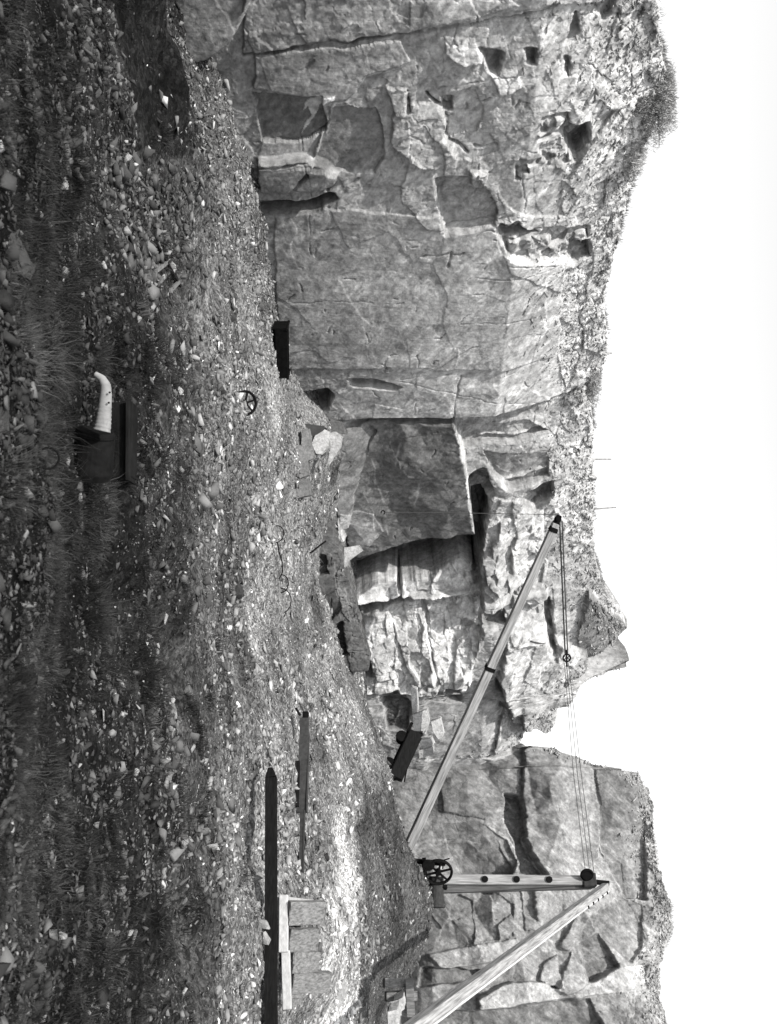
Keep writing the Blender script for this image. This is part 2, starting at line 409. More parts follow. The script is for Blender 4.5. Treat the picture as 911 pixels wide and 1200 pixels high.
# ------------------------------------------------------------------ cliffs
class Cliff:
    def __init__(s, u0, d0, u1, d1, lean_z, lean, low_lean=0.03):
        s.o = np.array([(u0 - 600) / F * d0, d0]); e = np.array([(u1 - 600) / F * d1, d1])
        s.L = float(np.linalg.norm(e - s.o)); s.t = (e - s.o) / s.L; s.n = np.array([s.t[1], -s.t[0]])
        s.lz, s.lean, s.ll = lean_z, lean, low_lean; s.rz = [(0, lean_z)]
    def hb(s, z): return -s.lean * np.maximum(z - s.lz, 0) - s.ll * (z + 2)
    def hit(s, x, y, h=0.0):
        r = np.array([(y - 600) / F, 1.0]); rz = (x - 455.5) / F; H = h
        for _ in range(8):
            k = (s.o @ s.n + H) / (r @ s.n); z = rz * k; H = h + float(s.hb(z))
        return float((r * k - s.o) @ s.t), float(z)
    def poly(s, pts, h=0.0): return [s.hit(x, y, h) for x, y in pts]

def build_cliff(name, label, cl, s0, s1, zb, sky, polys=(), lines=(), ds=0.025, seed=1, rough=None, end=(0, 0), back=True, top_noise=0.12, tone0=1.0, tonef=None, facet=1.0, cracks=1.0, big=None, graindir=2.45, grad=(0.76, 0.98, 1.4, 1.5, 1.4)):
    ns = int((s1 - s0) / ds) + 1
    S1 = np.linspace(s0, s1, ns)
    sk = sorted(cl.hit(x, y, 0) for x, y in sky)
    ss = np.array([a for a, b in sk]); zz = np.array([b for a, b in sk])
    zt = np.interp(S1, ss, zz) + top_noise * fbm(S1 * 1.7, S1 * 0 + seed, seed + 3, 5) + 0.05 * (facets(S1, S1 * 0, 0.22, 1, seed, 1, 0)[0])
    nz = int((zz.max() - zb) / ds) + 1
    tt = np.linspace(0, 1, nz)
    S = np.repeat(S1[None], nz, 0); Z = zb + tt[:, None] * (zt - zb)[None]
    wS = S + 0.08 * fbm(S * 2.2, Z * 2.2, seed + 40, 3)
    wZ = Z + 0.08 * fbm(S * 2.2, Z * 2.2, seed + 50, 3)
    H = cl.hb(Z).copy(); tone = np.full(S.shape, tone0, float)
    # how broken the rock is: smooth joint faces below, shattered rim above
    R = np.clip((Z - np.interp(S, [q[0] for q in cl.rz], [q[1] for q in cl.rz]) + 0.25 * fbm(S * 0.8, Z * 0.8, seed + 60, 3)) / 1.2, 0, 1)
    ra = 0.47 + 0.53 * R
    ext = []
    for pl in polys:
        pts, off = pl['p'], pl.get('o', 0.0)
        q = cl.poly(pts, pl.get('h', off))
        a = np.array(q); lo = a.min(0) - 0.15; hi = a.max(0) + 0.15; c = a.mean(0)
        m = (wS > lo[0]) & (wS < hi[0]) & (wZ > lo[1]) & (wZ < hi[1])
        ii = np.nonzero(m)
        if not len(ii[0]): continue
        ins = in_poly(wS[ii], wZ[ii], q); jj = (ii[0][ins], ii[1][ins])
        if 'abs' in pl: H[jj] = cl.hb(Z[jj]); tone[jj] = tone0
        H[jj] += off + pl.get('ts', 0) * (S[jj] - c[0]) + pl.get('tz', 0) * (Z[jj] - c[1])
        tone[jj] *= pl.get('t', 1.0)
        if 'r' in pl: ra[jj] = pl['r']
        if 'bl' in pl:
            b = pl['bl']; h, rid, ed = facets(S[jj], Z[jj], b[0], b[1], seed + 300 + len(ext), b[2], b[3] if len(b) > 3 else 0.4, 0.9, pl.get('rot', 0))
            H[jj] += h; tone[jj] *= 0.85 + 0.3 * rid
            ext.append(1)
    if big:
        H += big[2] * crease(S, Z, big[0], big[1], seed + 90, big[4]) + big[3] * crease(S, Z, big[0] * 0.42, big[1] * 0.42, seed + 95, big[4] - 0.4) + 0.35 * big[3] * crease(S, Z, big[0] * 0.16, big[1] * 0.16, seed + 97, big[4] + 0.8)
    # fleck and streak along the cleavage
    ga_ = S * math.cos(graindir) + Z * math.sin(graindir); gb_ = -S * math.sin(graindir) + Z * math.cos(graindir)
    g1 = fbm(ga_ * 2.2, gb_ * 9, seed + 260, 5, 0.65); g2 = fbm(ga_ * 9, gb_ * 16, seed + 270, 3, 0.7); g3 = fbm(S * 1.1, Z * 1.1, seed + 280, 4)
    tone *= (1 + 0.17 * g1 + 0.30 * g2) * (1 + 0.28 * np.clip((g1 + 0.6 * g3 - 0.30) * 5, 0, 1)) * (1 - 0.16 * np.clip((-g1 + 0.5 * g2 - 0.3) * 4, 0, 1))
    H += 0.006 * g1 * (0.5 + ra)
    f1, r1, e1 = facets(wS, wZ, 1.7, 1.3, seed + 100, 0.07, 0.06, 0.9, 0.15)
    f2, r2, e2 = facets(wS, wZ, 0.62, 0.42, seed + 120, 0.055, 0.13, 0.95, -0.2)
    f3, r3, e3 = facets(S + 0.02 * fbm(S * 6, Z * 6, seed + 41, 2), Z, 0.13, 0.36, seed + 140, 0.04, 0.3, 0.95, 0.45)
    H += facet * (f1 * (0.12 + 0.55 * ra + 0.6 * R) + f2 * ra ** 1.6 * 0.95 + f3 * np.clip(ra * 1.3 - 0.25, 0.03, 2) * 0.75)
    # spalled plates: irregular shallow terraces on the joint faces
    q1 = fbm(wS * 0.42 + 0.25 * wZ, wZ * 0.75, seed + 210, 6, 0.45) * 3.4; q2 = fbm(wS * 1.3 + 0.6 * wZ, wZ * 2.2, seed + 220, 4, 0.45) * 2.6
    fl = lambda q: np.floor(q) + np.clip((q - np.floor(q)) * 9, 0, 1)
    H += 0.007 * fl(q1) + 0.012 * fl(q2) * ra ** 2
    tone *= 1 + 0.10 * (_hash(np.floor(q1 + .1), np.floor(q1 * 0), seed) - 0.5) + 0.16 * (vnoise(wS * 3, wZ * 1.1, seed + 230) - 0.5)
    H += 0.05 * fbm(S * 0.7, Z * 0.7, seed + 160, 4) + 0.014 * fbm(S * 5, Z * 3.2, seed + 170, 4) * (0.25 + ra) + 0.006 * fbm(S * 19, Z * 14, seed + 180, 2) * (0.6 + ra)
    # open joints on some cell borders of the broken parts
    H -= 0.12 * np.clip(1 - e2 / 0.05, 0, 1) * (r2 > 0.6) * np.clip(ra * 1.4 - 0.4, 0, 1)
    H -= 0.10 * np.clip(1 - e1 / 0.012, 0, 1) * (r1 > 0.5) * np.clip(ra * 1.5 - 0.45, 0, 1)
    tone *= 1 + 0.10 * (r1 - 0.5) + 0.25 * (r2 - 0.5) * ra + 0.22 * (r3 - 0.5) * ra
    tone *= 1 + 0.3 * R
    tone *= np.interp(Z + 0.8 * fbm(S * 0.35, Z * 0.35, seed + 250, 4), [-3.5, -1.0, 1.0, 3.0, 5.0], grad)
    # short open cracks, mostly slanting the same way as the cleavage
    lr = random.Random(seed); allines = list(lines)
    for k in range(int(cracks * (s1 - s0) * 11)):
        a0 = lr.uniform(s0, s1); b0 = lr.uniform(zb + 2, zz.max()); an = lr.choice((2.3, 2.5, 2.1, 1.55, 1.65, 0.2, 2.9)) + lr.gauss(0, 0.2); Lc = min(0.9, lr.lognormvariate(-1.75, 0.6))
        pp = [(a0, b0)]
        for _ in range(4): pp.append((pp[-1][0] + math.cos(an) * Lc / 4, pp[-1][1] + math.sin(an) * Lc / 4)); an += lr.gauss(0, 0.35)
        allines.append(dict(q=pp, o=-lr.uniform(0.04, 0.12), w=lr.uniform(0.016, 0.026), t=lr.choice((0.5, 0.6, 0.8, 1.6)) ))
    for k in range(int((s1 - s0) * 1.1)):                      # long thin joints, upright and along the bedding
        a0 = lr.uniform(s0, s1); b0 = lr.uniform(zb + 2, zz.max()); an = lr.choice((1.57, 1.62, 1.5, 0.12, 2.2)); Lc = lr.uniform(1.2, 3.5); pp = [(a0, b0)]
        for _ in range(7): pp.append((pp[-1][0] + math.cos(an) * Lc / 7, pp[-1][1] + math.sin(an) * Lc / 7)); an += lr.gauss(0, 0.1)
        allines.append(dict(q=pp, o=-lr.uniform(0.03, 0.09), w=0.017, t=lr.choice((0.55, 0.7, 1.5))))
    for ln in allines:
        q = ln['q'] if 'q' in ln else cl.poly(ln['p'], 0.0); w = ln.get('w', 0.03)
        a = np.array(q); lo = a.min(0) - 0.3; hi = a.max(0) + 0.3
        ii = np.nonzero((wS > lo[0]) & (wS < hi[0]) & (wZ > lo[1]) & (wZ < hi[1]))
        if not len(ii[0]): continue
        d = np.full(len(ii[0]), 9.0)
        for A, B in zip(q[:-1], q[1:]): d = np.minimum(d, seg_dist(wS[ii], wZ[ii], A, B))
        k = np.clip(1 - d / w, 0, 1) * np.clip(0.75 + 1.2 * fbm(S[ii] * 2.5, Z[ii] * 2.5, seed + 77, 2), 0, 1)
        H[ii] += ln.get('o', 0) * k
        tone[ii] *= 1 + (ln.get('t', 1.0) - 1) * k
    if tonef is not None: tone *= tonef(S, Z)
    if end[0]: H -= end[0] * np.clip(1 - (S - s0) / 0.5, 0, 1) ** 2
    if end[1]: H -= end[1] * np.clip(1 - (s1 - S) / 0.5, 0, 1) ** 2
    Hb = H.copy(); Hb[1:-1, 1:-1] = 0.6 * H[1:-1, 1:-1] + 0.10 * (H[2:, 1:-1] + H[:-2, 1:-1] + H[1:-1, 2:] + H[1:-1, :-2]); H = H + (Hb - H) * np.clip(1.25 - ra, 0.15, 1)
    st = np.abs(np.diff(H, axis=1)) > 0.17; M = np.zeros(H.shape, bool); M[:, 1:] |= st; M[:, :-1] |= st; M[:, 2:] |= st[:, :-1]; M[:, :-2] |= st[:, 1:]
    def zblur(A, k=3):
        Pd = np.pad(A, ((k, k), (0, 0)), 'edge'); cs_ = np.cumsum(np.vstack([np.zeros((1, A.shape[1])), Pd]), 0); return (cs_[2 * k + 1:] - cs_[:-2 * k - 1]) / (2 * k + 1)
    wm = np.clip(zblur(M.astype(float), 3) * 1.6, 0, 1); H = H * (1 - wm) + zblur(H) * wm; tone = tone * (1 - wm) + zblur(tone) * wm
    XX = cl.o[0] + cl.t[0] * S + cl.n[0] * H; YY = cl.o[1] + cl.t[1] * S + cl.n[1] * H; ZZ = Z
    if back:
        bs = [0.06, 0.18, 0.4, 0.8, 1.5, 3, 6, 12, 30, 120]
        bx, by, bz, bt = [], [], [], []
        for b in bs:
            hh = H[-1] - b
            nn = 0.12 * fbm(S1 * 2.1 + b, S1 * 0 + b * 3, seed + 9, 3) * min(1, b)
            bx.append(cl.o[0] + cl.t[0] * S1 + cl.n[0] * hh); by.append(cl.o[1] + cl.t[1] * S1 + cl.n[1] * hh)
            bz.append(zt + 0.1 * min(b, 0.5) + nn - min(4.0, 0.3 * max(b - 0.5, 0))); bt.append(tone[-1] * 0.8)
        XX = np.vstack([XX, bx]); YY = np.vstack([YY, by]); ZZ = np.vstack([ZZ, bz]); tone = np.vstack([tone, bt])
    nr, nc = XX.shape
    idx = np.arange(nr * nc).reshape(nr, nc)
    f = np.stack([idx[:-1, :-1], idx[:-1, 1:], idx[1:, 1:], idx[1:, :-1]], -1).reshape(-1, 4)
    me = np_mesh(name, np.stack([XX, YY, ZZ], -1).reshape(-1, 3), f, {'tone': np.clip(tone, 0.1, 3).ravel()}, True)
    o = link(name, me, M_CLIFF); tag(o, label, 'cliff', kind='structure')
    return dict(S=S1, zt=zt, H=H, Z=Z, cl=cl)

# --- left face
c1 = Cliff(-200, 18.5, 500, 31.3, 3.4, 0.42, 0.035); c1.rz = [(0, 4.0), (20, 4.4)]
sky1 = [(768, -220), (770, 0), (770, 40), (776, 60), (782, 85), (785, 105), (778, 125), (766, 150), (752, 180), (742, 200), (735, 240), (725, 290), (712, 330), (708, 380), (710, 420), (701, 460), (694, 480), (694, 540)]
p1 = [
    dict(p=[(285, 63), (456, 42), (640, 8), (720, 0), (720, -150), (300, -150)], o=0.10),
    dict(p=[(100, -160), (185, 62), (232, 76), (272, 55), (297, 0), (300, -160)], o=0.8, tz=-0.08, t=0.75, r=0.3),
    dict(p=[(395, 120), (408, 121), (430, 88), (445, 84), (480, 74), (470, 50), (300, 62), (298, 104)], o=0.10, r=0.3),
    dict(p=[(296, 104), (378, 106), (384, 150), (362, 162), (308, 162)], o=-0.16, t=0.55, r=0.15),
    dict(p=[(393, 110), (385, 112), (368, 118), (360, 124), (358, 133), (364, 128), (366, 136), (357, 150), (353, 160), (361, 150), (371, 136), (375, 126), (386, 121), (392, 116)], t=3.2, o=0.02),
    dict(p=[(308, 163), (362, 163), (382, 148), (366, 186), (345, 190), (303, 190)], o=-0.05, t=1.15, tz=-0.1, r=0.25),
    dict(p=[(386, 123), (440, 124), (452, 160), (450, 180), (438, 200), (404, 196), (366, 188), (378, 165)], o=-0.12, t=0.66, ts=-0.04, r=0.12),
    dict(p=[(303, 191), (362, 189), (398, 208), (390, 222), (358, 228), (303, 229)], o=0.28, ts=-0.14, t=0.85, r=0.25),
    dict(p=[(300, 229), (358, 228), (390, 220), (396, 226), (362, 241), (304, 248)], o=-0.9, h=-0.25, t=0.6),  # undercut: its shadow is darkened in the tone as well as cut in
    dict(p=[(320, 246), (360, 242), (600, 262), (662, 302), (655, 418), (480, 430), (330, 434)], o=0.06, r=0.14, t=0.95),
    dict(p=[(480, 430), (655, 416), (660, 480), (540, 490), (430, 500), (395, 470), (410, 442)], o=-0.03, r=0.16, t=1.08),
    dict(p=[(410, 431), (440, 432), (472, 441), (462, 446), (412, 440)], o=-0.45),
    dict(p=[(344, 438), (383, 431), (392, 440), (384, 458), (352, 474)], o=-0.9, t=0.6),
    dict(p=[(510, 200), (562, 198), (583, 240), (579, 257), (519, 267), (515, 235)], o=-0.26, tz=0.06, t=0.8),
    dict(p=[(552, 202), (572, 205), (568, 226), (556, 225)], o=0.2, t=1.2),
    dict(p=[(480, 180), (508, 200), (516, 268), (500, 268), (470, 230)], o=0.05, t=1.12),
    dict(p=[(586, 256), (640, 262), (690, 264), (690, 296), (650, 303), (600, 300), (588, 280)], o=-0.18, bl=(0.28, 0.34, 0.2, 0.5), r=0.7),
    dict(p=[(664, 274), (690, 266), (690, 290), (668, 298)], o=-0.55, t=0.8),
    dict(p=[(580, 254), (605, 250), (628, 262), (600, 268), (584, 266)], o=-0.45, t=0.8),
    dict(p=[(655, 124), (683, 122), (684, 145), (676, 160), (668, 170), (656, 150)], o=-0.8, t=0.7),
    dict(p=[(636, 132), (668, 126), (668, 195), (640, 194), (630, 170)], bl=(0.2, 0.3, 0.22, 0.5), o=-0.1, r=0.8),
    dict(p=[(600, 184), (642, 178), (645, 190), (604, 212)], o=-0.1, bl=(0.2, 0.25, 0.12)),
    dict(p=[(562, 47), (588, 53), (581, 81), (572, 74)], o=-0.4, t=0.85), dict(p=[(617, 46), (629, 48), (627, 66), (618, 62)], o=-0.4, t=0.8),
    dict(p=[(672, 5), (678, 30), (662, 47), (667, 22)], o=-0.28, t=0.8), dict(p=[(661, 54), (666, 56), (664, 82), (660, 76)], o=-0.35),
    dict(p=[(692, -5), (716, -5), (712, 12), (704, 18)], o=-0.28),
    dict(p=[(522, 44), (560, 48), (566, 78), (545, 80), (525, 62)], o=0.08, ts=0.2, t=1.35),
    dict(p=[(578, 92), (605, 80), (612, 105), (588, 112)], t=1.4, o=0.08, ts=0.2),
    dict(p=[(516, 104), (529, 106), (528, 126), (518, 122)], o=-0.3), dict(p=[(478, 96), (482, 120), (476, 122)], o=-0.3),
    dict(p=[(455, 104), (478, 106), (480, 132), (463, 135)], o=0.10, t=1.15),
    dict(p=[(458, 138), (482, 122), (492, 122), (510, 125), (520, 142), (523, 160), (534, 185), (510, 200), (478, 190), (460, 170)], o=0.14, ts=0.06, t=1.1, r=0.6),
    dict(p=[(524, 108), (558, 104), (568, 128), (560, 152), (524, 158)], o=-0.08, ts=-0.05, r=0.2),
    dict(p=[(530, 158), (575, 152), (582, 176), (552, 186), (536, 184)], o=-0.05, r=0.2),
    dict(p=[(480, 38), (560, 16), (610, 8), (600, 0), (480, 0)], r=0.2, o=0.03),
    dict(p=[(582, 190), (640, 170), (660, 200), (660, 255), (605, 250), (586, 230)], r=0.2, ts=-0.05, o=-0.03, t=0.9),
    dict(p=[(590, 300), (660, 303), (690, 330), (660, 345), (600, 320)], t=1.25, o=0.05),
]
l1 = [
    dict(p=[(285, 63), (330, 55), (385, 47), (420, 46), (456, 42)], o=-0.25, w=0.05, t=0.6),
    dict(p=[(456, 42), (520, 33), (590, 22), (650, 8)], o=-0.12, w=0.035),
    dict(p=[(384, 160), (386, 135), (394, 121), (408, 122), (430, 88), (445, 84), (476, 74)], o=0.04, w=0.03, t=2.0),
    dict(p=[(364, 187), (378, 167), (384, 148)], o=0.02, w=0.03, t=1.9), dict(p=[(440, 124), (452, 162), (449, 182), (436, 202)], t=1.5, w=0.03),
    
    dict(p=[(345, 220), (352, 206), (360, 196)], o=-0.3, w=0.06, t=0.5), dict(p=[(382, 224), (392, 214)], o=-0.3, w=0.05, t=0.5), dict(p=[(410, 215), (426, 205)], o=-0.3, w=0.04, t=0.5),
    dict(p=[(470, 443), (520, 438), (560, 432), (690, 410)], o=-0.08, w=0.03), dict(p=[(540, 440), (533, 470), (530, 490)], o=-0.08, w=0.03), dict(p=[(303, 188), (345, 187), (362, 184)], o=-0.2, w=0.03, t=0.6),
    dict(p=[(516, 268), (600, 255)], o=-0.1, w=0.03), dict(p=[(470, 445), (640, 470)], o=-0.05, w=0.03),
    dict(p=[(495, 300), (530, 292), (525, 310)], o=-0.15, w=0.04), dict(p=[(500, 110), (522, 128), (524, 158), (546, 178)], o=-0.18, w=0.05, t=0.6),
    dict(p=[(556, 170), (580, 168), (583, 178)], o=-0.15, w=0.04, t=0.6),
]
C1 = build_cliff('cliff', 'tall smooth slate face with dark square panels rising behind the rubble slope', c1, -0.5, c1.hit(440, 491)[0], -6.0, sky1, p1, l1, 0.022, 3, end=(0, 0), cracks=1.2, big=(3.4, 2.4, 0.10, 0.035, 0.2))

# --- middle: dark slab, bright broken blocks, buttress
c2 = Cliff(468, 31.6, 905, 43.0, 4.0, 0.35, 0.03); c2.rz = [(0, 4.9), (6, 5.6), (9, 8.0), (20, 9.5)]
sky2 = [(694, 440), (695, 520), (697, 600), (697, 640), (702, 672), (706, 690), (715, 702), (735, 738), (738, 770), (735, 779), (700, 785), (680, 787), (668, 788), (655, 800), (648, 815), (646, 830), (632, 845), (618, 855), (608, 868), (600, 880), (560, 890), (500, 905), (480, 940)]
p2 = [
    # stepped bright blocks
    dict(p=[(400, 690), (412, 668), (500, 640), (560, 622), (565, 700), (548, 792), (425, 792)], o=-0.9, ts=0.3, t=1.65, r=0.62),
    dict(p=[(396, 692), (396, 590), (500, 560), (570, 540), (553, 640), (500, 663), (440, 682), (414, 692)], o=-1.5, h=-2.4, t=0.25),  # shadow band beside the slab: cut deep and painted dark in the tone
    dict(abs=1, p=[(410, 700), (440, 682), (466, 680), (468, 696)], o=-0.6, ts=0.3, t=1.9, r=0.2),
    dict(abs=1, p=[(468, 694), (470, 682), (500, 674), (540, 655), (556, 662), (552, 686), (500, 692)], o=-0.65, ts=0.2, t=1.6, r=0.3, bl=(0.7, 0.5, 0.14, 0.3)),
    dict(p=[(414, 703), (416, 693), (500, 689), (560, 682), (640, 676), (640, 687), (560, 693), (500, 700)], o=0.25, h=-0.7, t=1.1),
    dict(p=[(425, 722), (457, 714), (470, 757), (476, 778), (440, 778)], o=0.2, h=-0.7, tz=-0.3, ts=0.05),
    dict(p=[(457, 713), (493, 702), (503, 740), (510, 782), (490, 786), (471, 757)], o=0.3, h=-0.6, tz=0.2, ts=0.05),
    dict(p=[(498, 702), (520, 700), (530, 738), (536, 762), (515, 782), (505, 742)], o=0.15, h=-0.8, tz=-0.25),
    dict(p=[(416, 720), (428, 718), (438, 757), (424, 761)], o=-0.9, h=-1.8, t=0.45),
    dict(p=[(520, 695), (560, 690), (560, 740), (548, 782), (530, 782), (535, 740)], o=0.1, h=-0.8, bl=(0.45, 0.4, 0.18, 0.3)),
    dict(p=[(412, 700), (466, 690), (556, 680), (560, 700), (548, 792), (430, 786)], h=-0.75, o=0, bl=(0.95, 0.5, 0.09, 0.10), rot=0.12),
    dict(p=[(500, 640), (560, 628), (640, 640), (640, 700), (600, 748), (560, 740), (552, 690)], h=-0.3, o=0, bl=(0.95, 0.6, 0.15, 0.12), rot=-0.15),
    # dark slab
    dict(abs=1, p=[(395, 500), (430, 487), (534, 486), (546, 550), (558, 627), (500, 641), (412, 670), (395, 600)], o=0.22, ts=-0.17, tz=0.14, t=0.5, r=0.08),
    dict(p=[(398, 598), (436, 606), (450, 630), (430, 652), (400, 650)], h=0.2, t=1.9, o=0.03),
    dict(p=[(395, 490), (425, 486), (440, 500), (420, 560), (410, 620), (395, 620)], o=0.2, tz=-0.5, t=1.3),
    # recesses above the slab; their shadows also darken the tone
    dict(p=[(540, 492), (620, 488), (640, 498), (600, 514), (542, 516)], o=-0.3, ts=-0.35, t=0.9),
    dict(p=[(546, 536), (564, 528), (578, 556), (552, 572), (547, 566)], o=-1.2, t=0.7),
    dict(p=[(566, 524), (640, 520), (642, 552), (598, 568), (578, 552)], o=-0.3, ts=-0.4, tz=0.12, t=0.8, r=0.2),
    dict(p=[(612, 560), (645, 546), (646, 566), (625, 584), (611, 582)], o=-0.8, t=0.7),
    dict(p=[(552, 580), (560, 575), (640, 590), (635, 670), (600, 690), (560, 660)], o=0.0, t=1.3, bl=(0.85, 0.55, 0.2, 0.22), r=0.5),
    dict(p=[(560, 625), (600, 640), (610, 680), (590, 700), (565, 690)], t=0.85, ts=0.12, o=0.15, r=0.3),
    dict(p=[(563, 702), (582, 690), (594, 716), (566, 724)], o=-0.7, t=0.7),
    dict(p=[(585, 690), (636, 700), (640, 745), (604, 748), (590, 725)], o=0.0, ts=0.2, t=1.1, r=0.2),
    dict(p=[(636, 684), (642, 688), (648, 730), (649, 756), (641, 738), (637, 710)], o=-0.6, t=0.7),
    # buttress
    dict(p=[(586, 800), (596, 752), (606, 746), (640, 742), (660, 760), (688, 772), (690, 790), (640, 850), (600, 852)], o=0.5, ts=0.12, t=1.15, bl=(0.9, 0.7, 0.08, 0.12)),
    dict(p=[(580, 783), (586, 790), (593, 820), (587, 826)], o=-0.4, t=0.6), dict(p=[(595, 822), (610, 818), (612, 850), (597, 846)], o=-0.35, t=0.7),
    dict(p=[(690, 690), (738, 738), (740, 790), (690, 792), (676, 748)], o=0.12, ts=-0.1, r=0.15, t=0.45),
    dict(p=[(648, 690), (690, 690), (676, 748), (690, 790), (655, 760), (650, 730)], o=0.05, t=1.05, r=0.4),
    dict(p=[(520, 790), (585, 790), (590, 830), (570, 900), (500, 900), (500, 820)], o=-0.3, ts=0.05, t=0.9, r=0.2),
    dict(p=[(447, 804), (465, 800), (482, 820), (478, 852), (455, 850)], o=-0.3, t=0.35, r=0.9),
    dict(p=[(490, 792), (520, 790), (520, 822), (500, 828)], o=-0.05, t=0.7), dict(p=[(522, 797), (538, 797), (538, 818), (524, 818)], o=-0.5, bl=(0.16, 0.16, 0.12), t=0.8),
]
l2 = [
    dict(p=[(533, 487), (540, 515), (546, 552), (552, 600), (558, 627)], o=0.03, w=0.07, t=3.4),
    dict(p=[(472, 500), (466, 520), (462, 535)], w=0.05, t=2.2), dict(p=[(490, 560), (488, 585), (484, 600)], w=0.05, t=2.0), dict(p=[(440, 560), (452, 590), (455, 630)], w=0.06, t=2.0),
    dict(p=[(428, 575), (436, 600), (440, 650)], w=0.04, t=1.8), dict(p=[(430, 520), (440, 545), (438, 570)], w=0.04, t=1.8), dict(p=[(455, 505), (480, 500), (500, 498)], o=-0.05, w=0.03, t=0.6),
    dict(p=[(600, 748), (612, 742), (640, 744)], o=-0.4, w=0.09, t=0.6), dict(p=[(690, 700), (712, 735), (716, 770)], o=-0.12, w=0.05), dict(p=[(700, 700), (726, 745), (730, 770)], o=-0.10, w=0.04),
    dict(p=[(540, 516), (600, 514), (640, 498)], o=0.12, w=0.08, t=1.7), dict(p=[(548, 572), (600, 566), (644, 548)], o=0.15, w=0.1, t=1.7),
    dict(p=[(424, 722), (457, 714), (457, 700)], o=-0.2, w=0.05, t=0.5), dict(p=[(457, 714), (493, 702), (520, 700)], o=-0.2, w=0.05, t=0.6), dict(p=[(495, 702), (505, 745), (510, 782)], o=-0.15, w=0.04),
]
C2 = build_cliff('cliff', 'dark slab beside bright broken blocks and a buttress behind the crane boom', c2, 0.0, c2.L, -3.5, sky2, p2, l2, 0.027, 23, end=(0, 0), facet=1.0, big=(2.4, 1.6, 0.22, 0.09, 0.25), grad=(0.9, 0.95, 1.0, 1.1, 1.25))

# --- far right face
c3 = Cliff(850, 48.5, 1300, 42.0, 8.2, 0.3, 0.05); c3.rz = [(0, 11.6), (6, 10.6), (20, 10.2)]
sky3 = [(560, 830), (600, 866), (612, 872), (622, 877), (640, 878), (650, 879), (655, 884), (668, 888), (680, 892), (694, 898), (700, 903), (728, 904), (747, 907), (758, 925), (763, 950), (767, 990), (775, 1030), (783, 1060), (788, 1090), (782, 1110), (775, 1140), (774, 1170), (778, 1200), (778, 1330)]
p3 = [
    dict(p=[(613, 880), (622, 870), (692, 890), (704, 960), (704, 1000), (690, 1035), (640, 1032), (626, 1012), (613, 985)], o=0.35, ts=-0.05, r=0.2),
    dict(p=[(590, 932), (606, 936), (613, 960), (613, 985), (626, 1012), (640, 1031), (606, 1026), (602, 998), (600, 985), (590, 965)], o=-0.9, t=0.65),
    dict(p=[(518, 965), (560, 962), (592, 985), (604, 1010), (598, 1026), (545, 1028), (524, 990)], o=-0.25, ts=-0.2, t=0.72, r=0.2),
    dict(p=[(574, 968), (592, 976), (612, 1008), (604, 1024), (590, 1000)], o=0.1, ts=0.15, t=1.3),
    dict(p=[(540, 872), (614, 872), (606, 934), (570, 960), (520, 950), (515, 910)], o=0.15, r=0.3, t=0.85),
    dict(p=[(692, 890), (748, 905), (756, 955), (758, 1055), (736, 1052), (716, 1016), (704, 990), (702, 940)], o=-0.12, ts=-0.14, t=0.72, r=0.15),
    dict(p=[(704, 992), (716, 1016), (735, 1042), (722, 1054), (692, 1072), (668, 1115), (655, 1110), (690, 1050), (692, 1030)], o=0.1, t=1.25, ts=0.1),
    dict(p=[(733, 1052), (752, 1060), (752, 1110), (740, 1128), (700, 1095), (690, 1075)], o=-0.15, ts=-0.1, t=0.8, r=0.2),
    dict(p=[(678, 1106), (698, 1094), (722, 1132), (690, 1152), (684, 1132)], o=-0.5, ts=-0.15, t=0.7),
    dict(p=[(634, 1150), (638, 1130), (654, 1118), (662, 1160)], o=0.3, ts=0.2, t=1.2), dict(p=[(656, 1162), (672, 1114), (692, 1154), (668, 1168)], o=0.4, ts=0.25, t=1.25),
    dict(p=[(600, 1150), (640, 1152), (668, 1168), (690, 1156), (715, 1136), (762, 1130), (760, 1158), (700, 1168), (640, 1174), (560, 1184), (560, 1168)], o=0.3, tz=-0.1, ts=0.1, t=1.4),
    dict(p=[(560, 1184), (640, 1174), (690, 1170), (705, 1200), (690, 1290), (480, 1290), (500, 1184)], o=-0.6, ts=-0.25, t=0.62, r=0.3),
    dict(p=[(500, 1118), (545, 1110), (606, 1100), (612, 1120), (560, 1130), (520, 1136)], o=0.25, ts=0.15, t=1.35),
    dict(p=[(494, 1132), (560, 1136), (566, 1146), (490, 1156)], o=-0.5, t=0.7),
    dict(p=[(500, 1030), (560, 1032), (600, 1060), (600, 1098), (545, 1108), (500, 1100)], o=-0.1, ts=0.05, t=0.85, bl=(1.1, 0.8, 0.15, 0.15), r=0.35),
    dict(p=[(610, 1040), (640, 1036), (660, 1040), (640, 1090), (616, 1090)], o=0.1, t=1.1), dict(p=[(612, 1040), (622, 1044), (628, 1080), (614, 1070)], o=-0.35, t=0.75),
]
l3 = [dict(p=[(592, 930), (610, 955), (613, 985), (626, 1012), (640, 1031)], o=0.03, w=0.06, t=1.4), dict(p=[(618, 1000), (640, 1004), (655, 1012)], o=-0.08, w=0.05, t=0.7), dict(p=[(655, 886), (680, 920), (690, 960), (700, 1020)], w=0.05, t=1.3)]
C3 = build_cliff('cliff', 'far grey rock face with a dark hollow standing behind the crane mast', c3, 0.0, c3.L, -1.5, sky3, p3, l3, 0.03, 61, end=(0, 0), facet=0.45, cracks=0.4, big=(3.6, 2.4, 0.8, 0.28, 0.6), graindir=0.9, grad=(0.52, 0.54, 0.58, 0.63, 0.8))

